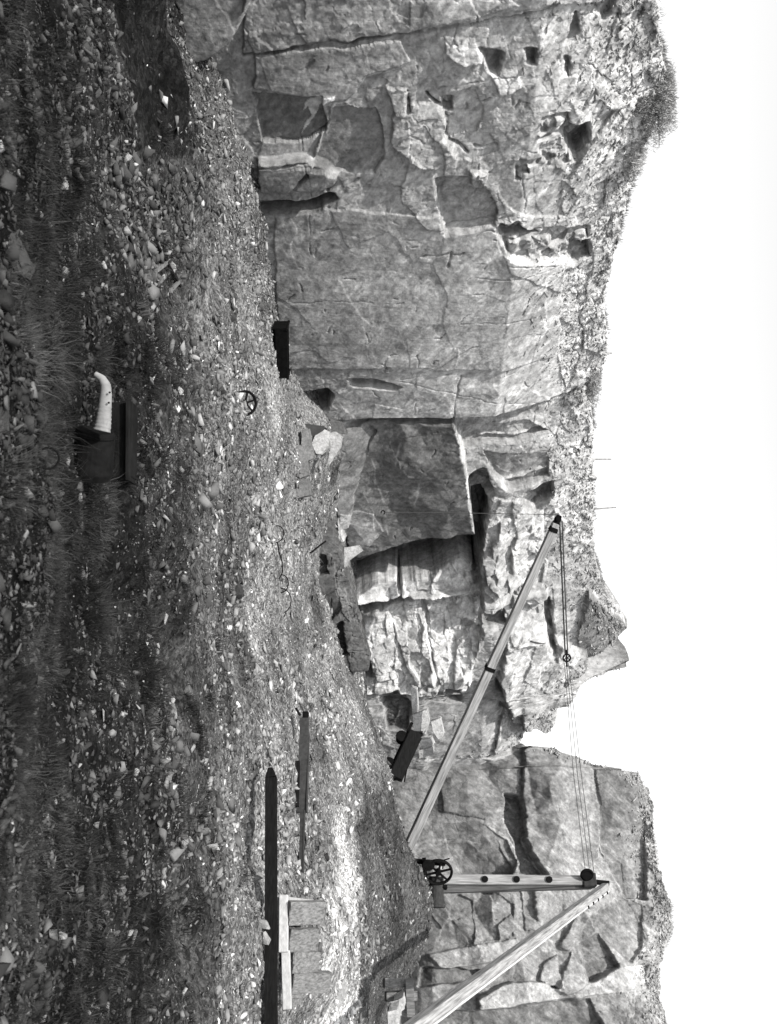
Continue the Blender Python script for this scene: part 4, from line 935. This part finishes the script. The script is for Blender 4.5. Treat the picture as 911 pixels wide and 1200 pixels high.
# cables
def cable(name, pts, r, parent, mat=M_CABLE):
    bm = bmesh.new(); add_tube(bm, pts, r, 6); return bm_obj(name, bm, mat, parent)
blk = P(664.5, 771, 33.6)
cable('cable', [P(656, 612, 32.5), P(662.5, 766, 33.5)], 0.028, crane); cable('cable', [P(659, 611, 32.45), P(665.5, 766, 33.45)], 0.024, crane)
blo = bmesh.new(); add_ring(blo, blk, (0.1, -1, 0), 0.125, 0.03, 20, 6)
for k in range(6):
    t = k * math.pi / 3; add_beam(blo, blk, blk + Vector((math.cos(t) * 0.125, 0, math.sin(t) * 0.125)), 0.03, 0.03)
add_beam(blo, blk + Vector((-0.28, 0, -0.02)), blk + Vector((0.3, 0, 0.0)), 0.05, 0.05)
bm_obj('pulley_block', blo, M_IRON, crane)
for i, (dv, du) in enumerate(((-4, 0), (0, 2), (4, 4))):
    cable('cable', [P(664 + dv * 0.6, 777, 33.7), along(P(664 + dv, 777, 33.7), P(692 + dv * 1.3, 1026 + du, 35.8), 0.5) - Vector((0, 0, 0.05)), P(692 + dv * 1.3, 1026 + du, 35.8)], 0.011, crane)
cable('hoist_cable', [hs + Vector((-0.15, 0, 0)), P(500, 600.5, 32.3), P(452, 600.5, 32.2)], 0.012, crane)
bm = bmesh.new(); add_ring(bm, P(449, 600.5, 32.2), (0, 1, 0), 0.06, 0.018, 14, 6, (0.3, 5.2)); bm_obj('hook', bm, M_IRON, crane)
cable('cable', [P(529, 1047, 35.6), P(640, 1040, 35.8), P(690, 1037, 35.8)], 0.013, crane)

# ------------------------------------------------------------------ rails, girder, plank wall
bm = bmesh.new()
a, b = P(318, 912, 16.6), P(318, 1260, 14.6)
add_beam(bm, a, b, 0.16, 0.19); tip = P(317, 900, 16.7); add_beam(bm, tip, a, 0.05, 0.08, w2=0.16, h2=0.19)
tag(bm_obj('rail_beam', bm, M_TARRED), 'long dark beam with a tapered end lying in front of the plank wall', 'beam')
gd = empty('girder', P(348, 895, 20.3)); tag(gd, 'short black girder with a broken end lying beyond the long front beam', 'girder')
bm = bmesh.new(); add_beam(bm, P(357, 842, 21.0), P(354, 952, 20.1), 0.12, 0.19); add_beam(bm, P(362.5, 860, 20.9), P(359.8, 952, 20.1), 0.2, 0.02); bm_obj('web', bm, M_RUST, gd)
bm = bmesh.new(); add_beam(bm, P(358.5, 835, 21.1), P(358, 843, 21.0), 0.12, 0.12); bm_obj('end_lug', bm, M_IRON, gd)
bm = bmesh.new(); add_beam(bm, P(347, 893, 20.5), P(347.5, 945, 20.0), 0.16, 0.17, w2=0.1, h2=0.1); bm_obj('lower_chock', bm, M_TARRED, gd)
bm = bmesh.new(); add_tube(bm, [P(352, 838, 20.9), P(347, 830, 20.8)], 0.025, 6); bm_obj('pin', bm, M_IRON, gd)
bm = bmesh.new(); add_beam(bm, P(354.5, 950, 19.9), P(348, 1240, 17.4), 0.05, 0.09); add_beam(bm, P(357, 950, 19.9), P(350.7, 1240, 17.4), 0.07, 0.03)
tag(bm_obj('rail', bm, M_RUST), 'thin iron rail running from the girder behind the plank wall', 'rail')
pw = empty('plank_wall', P(325, 1115, 16.1)); tag(pw, 'low retaining wall of four upright boards on pale sill beams holding white gravel', 'retaining wall')
for (p0, p1, d0, d1, w) in (((333, 1049), (332.5, 1116), 16.4, 16.0, 0.15), ((335, 1114), (337, 1183), 16.15, 15.75, 0.14)):
    bm = bmesh.new(); add_beam(bm, P(*p0, d0), P(*p1, d1), 0.16, w); bevel(bm, 0.01); bm_obj('sill_beam', bm, M_PALEBOARD, pw)
for (y0, y1, x0, x1, tilt) in ((1057, 1083, 338, 380, 0.02), (1089, 1114, 338, 372, 0.0), (1115, 1139, 342, 372, 0.0), (1140, 1163, 342, 386, 0.0)):
    ym = (y0 + y1) / 2; w = (y1 - y0) / F * 16.2
    bm = bmesh.new(); add_beam(bm, P(x0, ym, 16.22), P(x1, ym - 1, 16.5), w, 0.13, side=Vector((1, -0.12, 0)), w2=w * random.uniform(0.93, 1.02)); bevel(bm, 0.008)
    bmesh.ops.subdivide_edges(bm, edges=bm.edges, cuts=3, use_grid_fill=True)
    for q in bm.verts: q.co += Vector((random.gauss(0, .005), random.gauss(0, .004), random.gauss(0, .006)))
    bm_obj('board', bm, M_BOARD, pw)
bm = bmesh.new(); add_beam(bm, P(337, 1053, 16.5), P(381, 1058, 17.0), 0.05, 0.04); add_beam(bm, P(337, 1056.5, 16.45), P(383, 1061, 16.9), 0.04, 0.03); bm_obj('end_batten', bm, M_PALEBOARD, pw)
for k, (y0, y1, x0, x1, lab) in enumerate(((1165, 1171, 308, 352, 0), (1173, 1178, 318, 352, 0))):
    bm = bmesh.new(); add_beam(bm, P(x0 + 14, y0 + 2, 16.2), P(x1, y0 + 1, 16.6), 0.1, 0.1); bm_obj('short_post', bm, M_BOARD, pw)
pg = empty('timber_crib', P(452, 1160, 25.0)); tag(pg, 'squat dark crib of old posts at the foot of the strut', 'timber crib')
for (a, b) in (((450, 1152), (482, 1152)), ((452, 1168), (488, 1166)), ((456, 1186), (484, 1184))):
    bm = bmesh.new(); add_beam(bm, P(*a, 25.0), P(*b, 25.2), 0.22, 0.22); bm_obj('post', bm, M_BOARD, pg)
bm = bmesh.new(); add_beam(bm, P(480, 1148, 24.9), P(482, 1190, 24.9), 0.16, 0.2); bm_obj('crossbeam', bm, M_BOARD, pg)

# ------------------------------------------------------------------ things on the floor
# black trough at the foot of the face
tr = empty('iron_trough', P(322, 408, 27.0)); tag(tr, 'black iron trough standing at the foot of the smooth face', 'trough')
bm = bmesh.new(); a, b = P(329, 381, 26.6), P(330, 438, 27.4)
s_, u_ = frame_axes(b - a)
prof = [(-0.28, 0.2), (-0.24, -0.12), (-0.12, -0.2), (0.12, -0.2), (0.24, -0.12), (0.28, 0.2), (0.24, 0.2), (0.19, -0.08), (-0.19, -0.08), (-0.24, 0.2)]
ra_ = [bm.verts.new(a + s_ * p[0] + u_ * p[1]) for p in prof]; rb_ = [bm.verts.new(b + s_ * p[0] + u_ * p[1]) for p in prof]
for k in range(len(prof)): bm.faces.new((ra_[k], ra_[(k + 1) % 10], rb_[(k + 1) % 10], rb_[k]))
bm.faces.new(ra_[::-1]); bm.faces.new(rb_)
for e in (a, b): add_beam(bm, e + s_ * -0.25 + u_ * 0.0, e + s_ * 0.25 + u_ * 0.0, 0.03, 0.38)
bm_obj('trough_shell', bm, M_IRON, tr)
bm = bmesh.new()
for e in (a, b): add_tube(bm, [e - s_ * 0.3 + u_ * 0.2, e + s_ * 0.3 + u_ * 0.2], 0.035, 8)
bm_obj('rim_bar', bm, M_IRON, tr)
# spoked wheel lying on the rubble
d_ = depth_at(280, 473); wxy = P(280, 473, d_); wxy.z = gz1(wxy.x, wxy.y) + 0.06
cw = empty('cart_wheel', wxy); tag(cw, 'rusty six-spoked iron wheel lying tilted on the rubble', 'wheel')
b1, b2 = bmesh.new(), bmesh.new(); wheel(b1, b2, wxy + Vector((0, -0.1, 0.12)), Vector((0.1, -0.85, 0.6)), 0.24, 0.028, 6, 0.05)
bm_obj('rim', b1, M_IRON, cw); bm_obj('spokes', b2, M_IRON, cw)
def on_ground(x, y, up=0.0):
    d = depth_at(x, y); p = P(x, y, d); return Vector((p.x, p.y, gz1(p.x, p.y) + up))
G_H = 'iron hoops on the light ground'
for (x, y, R, ax, lab) in ((328, 626, 0.21, (0.15, -0.8, 0.6), 'iron hoop nearest the leaning slabs, propped among shards'),
                           (326, 684, 0.21, (0.0, -0.7, 0.7), 'middle iron hoop half sunk where the light ground begins'),
                           (329, 704, 0.30, (-0.1, -0.8, 0.6), 'largest iron hoop, farthest from the leaning slabs')):
    p = on_ground(x - 6, y, 0.06); bm = bmesh.new(); add_ring(bm, p, ax, R, 0.013, 36, 8, (0.0, 5.0))
    tag(bm_obj('iron_hoop', bm, M_IRON), lab, 'hoop', G_H)
bm = bmesh.new(); add_tube(bm, [on_ground(318, y, 0.05) for y in (636, 646, 658, 670, 678)], 0.016, 8); tag(bm_obj('iron_rod', bm, M_IRON), 'bent iron rod joining the first two hoops on the floor', 'rod')
bm = bmesh.new(); add_tube(bm, [P(364, 648, 31.0), P(382, 634, 31.4)], 0.03, 6); tag(bm_obj('leaning_stick', bm, M_TARRED), 'thin dark stick leaning at the left end of the low bench', 'stick')
# broken ladder
ld = empty('broken_ladder', on_ground(200, 315)); tag(ld, 'broken wooden ladder piece with three rungs half buried in shards', 'ladder')
def gpt(x, y, up): return on_ground(x, y, up)
A_, B_ = gpt(184, 284, 0.06), gpt(219, 352, 0.04)
bm = bmesh.new(); add_beam(bm, A_, B_, 0.04, 0.06); bm_obj('side_rail', bm, M_TARRED, ld)
for (x0, y0, x1, y1) in ((195, 308, 184, 318), (201, 318, 188, 330), (208, 330, 198, 341)):
    bm = bmesh.new(); add_beam(bm, gpt(x0, y0, 0.04), gpt(x1, y1, 0.03), 0.05, 0.03); bm_obj('rung', bm, M_BOARD, ld)
# pale wrinkled pipe, dark tub and black box in the heath
d0 = depth_at(100, 500)
pipe = empty('duct_pipe', P(112, 475, d0)); tag(pipe, 'pale wrinkled canvas pipe curving down into the heath grass', 'pipe')
ctrl = [(112, 438, 3.0), (120.5, 444, 4.6), (124.5, 452, 5.9), (124.8, 462, 6.6), (123.8, 474, 7.3), (122.6, 486, 8.2), (121.2, 498, 9.2), (119.5, 506, 10.0)]
pts, rad = [], []
for i in range(len(ctrl) - 1):
    for k in range(8):
        t = k / 8; q = [ctrl[i][j] * (1 - t) + ctrl[i + 1][j] * t for j in range(3)]
        wr = 1 + (0.035 * math.sin((q[1] - 480) * 1.35) if q[1] > 476 else 0.012 * math.sin(q[1] * 0.9))
        pts.append(P(q[0] - 0.5, q[1], d0 - 0.2)); rad.append(q[2] * wr / F * d0)
bm = bmesh.new(); add_tube(bm, pts, rad, 28); bm_obj('sleeve', bm, M_PIPE, pipe, True)
bm = bmesh.new()
for (x, y) in ((128.5, 460), (127.5, 472)):
    c = P(x, y, d0 - 0.2 - 0.055); add_tube(bm, [c, c + Vector((0.0, -0.012, 0.006))], 0.008, 8)
bm_obj('eyelet', bm, M_IRON, pipe)
tb = P(112, 526, d0 + 0.05)
tub = empty('iron_tub', tb - Vector((0, 0, 0.15))); tag(tub, 'overturned black tub beside the mouth of the pale pipe', 'tub')
bm = bmesh.new(); ax0, ax1 = P(112, 504, d0 + 0.05), P(106, 560, d0 + 0.15); add_tube(bm, [ax0, along(ax0, ax1, 0.08), along(ax0, ax1, 0.85), ax1], [0.14, 0.155, 0.17, 0.15], 28); bm_obj('tub_shell', bm, M_IRON, tub, False)
bm = bmesh.new(); add_ring(bm, along(ax0, ax1, 0.1), ax1 - ax0, 0.155, 0.012, 28, 6); bm_obj('tub_hoop', bm, M_IRON, tub)
bx = empty('timber_box', P(128, 515, d0 + 0.5)); tag(bx, 'long black tarred timber box lying behind the pale pipe', 'box')
d1 = depth_at(132, 515)
bm = bmesh.new(); add_beam(bm, P(144, 474, d1), P(143, 562, d1 - 0.1), 0.2, 0.24, w2=0.2, h2=0.22); bevel(bm, 0.012); bm_obj('box_body', bm, M_TARRED, bx)
bm = bmesh.new(); add_beam(bm, P(153.5, 472, d1 - 0.05), P(153, 565, d1 - 0.15), 0.24, 0.025); bm_obj('box_lid', bm, M_TARRED, bx)
# ring in the near grass
bm = bmesh.new(); add_ring(bm, on_ground(34, 537, 0.07), (0.1, -0.75, 0.55), 0.055, 0.006, 30, 6); tag(bm_obj('iron_ring', bm, M_IRON), 'thin dark iron ring half hidden in the near grass', 'ring')
# tipped wagon in the gully
wg = empty('tipped_wagon', P(456, 892, 34.6)); tag(wg, 'small dark quarry wagon tipped on its side among pale blocks', 'wagon')
a, b = P(488, 860, 35.0), P(464, 912, 34.4); wd = (b - a).normalized(); s_, u_ = frame_axes(wd)
bm = bmesh.new()
add_beam(bm, a - u_ * 0.22, b - u_ * 0.22, 0.75, 0.08)
for sg in (-1, 1): add_beam(bm, a + s_ * 0.38 * sg, b + s_ * 0.38 * sg, 0.06, 0.45)
for e in (a, b): add_beam(bm, e - s_ * 0.38, e + s_ * 0.38, 0.06, 0.45)
bm_obj('wagon_body', bm, M_TARRED, wg)
for t in (0.2, 0.8):
    for sg in (-1, 1):
        c = along(a, b, t) - u_ * 0.42 + s_ * 0.3 * sg; bm = bmesh.new(); add_ring(bm, c, s_, 0.16, 0.04, 20, 6); add_tube(bm, [c - s_ * .03, c + s_ * .03], 0.14, 16); bm_obj('wheel', bm, M_IRON, wg)
bm = bmesh.new(); add_beam(bm, a - u_ * 0.3 - wd * 0.3, b - u_ * 0.3 + wd * 0.3, 0.12, 0.1); bm_obj('underframe', bm, M_IRON, wg)
bm = bmesh.new(); add_tube(bm, [P(478, 896, 34.4), P(474, 916, 34.0)], 0.03, 6); bm_obj('draw_bar', bm, M_IRON, wg)

# ------------------------------------------------------------------ rim: posts, bush, grass
def rim_point(Cd, y):
    """the rim seen at photo column y."""
    cl = Cd['cl']; H = Cd['H'][-1]; S = Cd['S']
    X = cl.o[0] + cl.t[0] * S + cl.n[0] * H; Y = cl.o[1] + cl.t[1] * S + cl.n[1] * H
    k = int(np.argmin(np.abs(X / Y * F + 600 - y))); return Vector((X[k], Y[k], Cd['zt'][k])), k
G_P = 'thin posts on the cliff rim'
for (y, h, tl, lab) in ((538, 0.55, 0.0, 'upright thin post on the rim above the dark slab'), (597, 0.8, -0.08, 'taller thin post leaning on the rim above the boom tip'), (412, 0.18, 0.0, 'short stub of a post on the rim above the smooth face')):
    p, _ = rim_point(C2 if y > 480 else C1, y); p = p + Vector((0, 0.3, -0.1))
    bm = bmesh.new(); add_beam(bm, p, p + Vector((tl, 0, h + 0.2)), 0.07, 0.07, up=Vector((0, 1, 0)), w2=0.055, h2=0.055); tag(bm_obj('rim_post', bm, M_TIMBER), lab, 'post', G_P)

def blades(pos, length, width, tone, r, curl=0.5, lean=None, az=None):
    """bent tapering blades, 5 verts each -> verts, quads-as-tris, tone."""
    n = len(pos); a = r.uniform(0, 2 * np.pi, n) if az is None else az; tl = np.abs(r.normal(0.35, 0.3, n)) if lean is None else lean
    d = np.stack([np.cos(a) * np.sin(tl), np.sin(a) * np.sin(tl), np.cos(tl)], 1); d2 = np.stack([np.cos(a) * np.sin(tl + curl), np.sin(a) * np.sin(tl + curl), np.cos(tl + curl)], 1)
    w = np.stack([-np.sin(a), np.cos(a), np.zeros(n)], 1); ra = r.uniform(0, np.pi, n); w = w * np.cos(ra)[:, None] + d[:, [1, 2, 0]] * 0.0 + np.stack([np.cos(a), np.sin(a), np.zeros(n)], 1) * np.sin(ra)[:, None]
    W = w * width[:, None] * 0.5; m = pos + d * (length * 0.55)[:, None]; t = m + d2 * (length * 0.45)[:, None]
    V = np.stack([pos - W, pos + W, m + W * 0.7, m - W * 0.7, t], 1).reshape(-1, 3)
    b = np.arange(n)[:, None] * 5
    f = np.concatenate([b + [0, 1, 2], b + [0, 2, 3], b + [3, 2, 4]], 0)
    return V, f, np.repeat(tone, 5)

def heath():
    n = 34000
    th = rng.uniform(-0.62, 0.62, n); y = np.exp(rng.uniform(math.log(3.0), math.log(16), n)); x = th * y
    vg = veg_cover(x, y); cl = fbm(x * 1.9 - y * 0.7, y * 1.7 + x * 0.5, 91, 4)
    keep = rng.uniform(0, 1, n) < np.clip((vg * 0.8 - 0.42 + 1.2 * cl) * 2.0, 0, 0.9)
    x, y = x[keep], y[keep]; n = len(x); per = 34
    R = np.exp(rng.normal(math.log(0.05), 0.45, n)) * np.interp(y, [4, 12], [0.8, 1.4]); hgt = R * rng.uniform(0.5, 1.1, n)
    tn = np.exp(rng.normal(-0.5, 0.35, n)) * np.exp(1.3 * fbm(x * 1.4 + 3, y * 1.4, 95, 3))
    hump = np.clip(fbm(x * 2.3, y * 2.3, 97, 2) * 2.2, 0, 1); hgt = hgt * (1 + 1.3 * hump); R = R * (1 + 0.8 * hump)
    a = rng.uniform(0, 2 * np.pi, n * per); rr = np.sqrt(rng.uniform(0, 1, n * per)); R_ = np.repeat(R, per)
    X = np.repeat(x, per) + np.cos(a) * rr * R_; Y = np.repeat(y, per) + np.sin(a) * rr * R_ * 0.9
    Zg = np.repeat(ground_z(x, y), per)
    L = np.repeat(hgt, per) * rng.uniform(0.5, 1.25, n * per); Wd = np.maximum(0.0022, 0.0006 * Y)
    V, f, t = blades(np.stack([X, Y, Zg - 0.01], 1), L, Wd, np.clip(np.repeat(tn, per) * rng.uniform(0.5, 1.6, n * per), 0.12, 4.5), rng, lean=np.clip(rr * 0.8 + rng.normal(0, 0.25, n * per), 0, 1.5), az=a + rng.normal(0, 0.5, n * per))
    me = np_mesh('heath_grass', V, f, {'tone': t})
    tag(link('heath_grass', me, M_GRASS), 'dark rough heath grass covering the near bank', 'grass', kind='stuff')
heath()
def rim_grass():
    V, Fs, T, off = [], [], [], 0
    for Cd, k, lo, hi in ((C1, 10000, 0, 0.98), (C2, 3500, 0, 0.6), (C3, 3000, 0.3, 1.0)):
        cl = Cd['cl']; nc = len(Cd['S']); j = rng.integers(int(nc * lo), int(nc * hi), k); b = np.abs(rng.normal(0, 0.35, k))
        dens = fbm(Cd['S'][j] * 0.7, Cd['S'][j] * 0, 303, 3) + 0.25; m = rng.uniform(0, 1, k) < np.clip(dens * 1.5, 0.05, 1); j = j[m]; b = b[m]
        h = Cd['H'][-1][j] - b; s_ = Cd['S'][j]
        q = np.stack([cl.o[0] + cl.t[0] * s_ + cl.n[0] * h, cl.o[1] + cl.t[1] * s_ + cl.n[1] * h, Cd['zt'][j] + 0.02], 1)
        L = np.exp(rng.normal(math.log(0.12), 0.4, len(q))); a, f, t = blades(q, L, np.full(len(q), 0.014), rng.uniform(3, 8, len(q)), rng)
        V.append(a); Fs.append(f + off); T.append(t); off += len(a)
    me = np_mesh('rim_grass', np.concatenate(V), np.concatenate(Fs), {'tone': np.concatenate(T)})
    tag(link('rim_grass', me, M_GRASS), 'thin fringe of dry grass along the cliff rim', 'grass', kind='stuff')
rim_grass()
def bush(y, dz, dback, rx, rz, n, tone, label):
    p, _ = rim_point(C1, y); c = p + Vector((0, dback, dz))
    root = empty('gorse_bush', c - Vector((0, 0, rz))); tag(root, label, 'bush', 'bushes on the cliff rim')
    d = rng.normal(size=(n, 3)); d /= np.linalg.norm(d, axis=1)[:, None]; rr = rng.uniform(0.25, 1, n) ** 0.5
    lump = 1 + 0.5 * fbm(d[:, 0] * 2 + d[:, 2], d[:, 1] * 2 - d[:, 2], int(y), 3)
    q = np.array(c)[None] + d * (rr * lump)[:, None] * np.array([rx, rx * 0.7, rz])
    V, f, t = blades(q, rng.uniform(0.05, 0.14, n), np.full(n, 0.014), tone * np.exp(rng.normal(0, 0.35, n)), rng, lean=rng.uniform(0, 1.5, n))
    me = np_mesh('foliage', V, f, {'tone': t}); link('foliage', me, M_LEAF, root)
    bm = bmesh.new()
    for k in range(9):
        e = c + Vector((random.gauss(0, rx * 0.6), random.gauss(0, 0.2), random.uniform(-0.1, rz * 0.7))); add_tube(bm, [c - Vector((random.gauss(0, .1), 0, rz * 1.1)), along(c, e, 0.4) , e], [0.03, 0.02, 0.008], 5)
    bm_obj('stems', bm, M_TWIG, root)
bush(110, -0.15, 0.2, 1.0, 0.45, 11000, 3.2, 'wide pale feathery bush crowning the highest part of the rim')
bush(122, -0.75, -0.3, 0.36, 0.28, 3600, 3.0, 'small dark round bush growing just below the rim crest')
bush(168, -0.25, 0.2, 0.8, 0.3, 6000, 4.0, 'low light bush trailing down the rim right of the crest')
bush(440, -0.3, 0.0, 0.9, 0.28, 5000, 2.5, 'straggling bush on the rim left of the dark slab')

# ------------------------------------------------------------------ light, sky, camera
scn = bpy.context.scene
S = Vector((-0.34, -0.62, 0.71)).normalized()
sun = bpy.data.lights.new('sun', 'SUN'); sun.energy = 3.4; sun.angle = math.radians(0.5); sun.color = (1.0, 0.98, 0.95)
so = bpy.data.objects.new('sun', sun); C.objects.link(so); so.rotation_euler = (-S).to_track_quat('-Z', 'Y').to_euler()
w = bpy.data.worlds.new('World'); scn.world = w; w.use_nodes = True
nt = w.node_tree; bg = nt.nodes['Background']
sk = nt.nodes.new('ShaderNodeTexSky'); sk.sky_type = 'NISHITA'; sk.sun_disc = False
sk.sun_elevation = math.asin(S.z); sk.sun_rotation = math.atan2(S.x, S.y); sk.dust_density = 2.0
sep = nt.nodes.new('ShaderNodeSeparateColor'); nt.links.new(sk.outputs[0], sep.inputs[0])       # a blue-sensitive plate: grey sky from the blue channel
cmb = nt.nodes.new('ShaderNodeCombineColor')
for i in range(3): nt.links.new(sep.outputs[2], cmb.inputs[i])
nt.links.new(cmb.outputs[0], bg.inputs[0]); bg.inputs[1].default_value = 0.14

cam = bpy.data.cameras.new('camera'); co = bpy.data.objects.new('camera', cam); C.objects.link(co)
co.matrix_world = Matrix(((0, -1, 0, 0), (0, 0, -1, 0), (1, 0, 0, 0), (0, 0, 0, 1)))      # looks along +Y, rolled so that world up points right in the picture
cam.sensor_fit = 'AUTO'; cam.sensor_width = 36; cam.lens = 36 * F / 1200.0
cam.dof.use_dof = True; cam.dof.focus_distance = 26; cam.dof.aperture_fstop = 5.6
cam.clip_start = 0.1; cam.clip_end = 5000
scn.camera = co
scn.view_settings.view_transform = 'Standard'; scn.view_settings.look = 'None'; scn.view_settings.exposure = 0.9; scn.view_settings.gamma = 1.0; scn.view_settings.use_curve_mapping = False
scn.render.film_transparent = False
scn.cycles.max_bounces = 5; scn.cycles.use_denoising = True
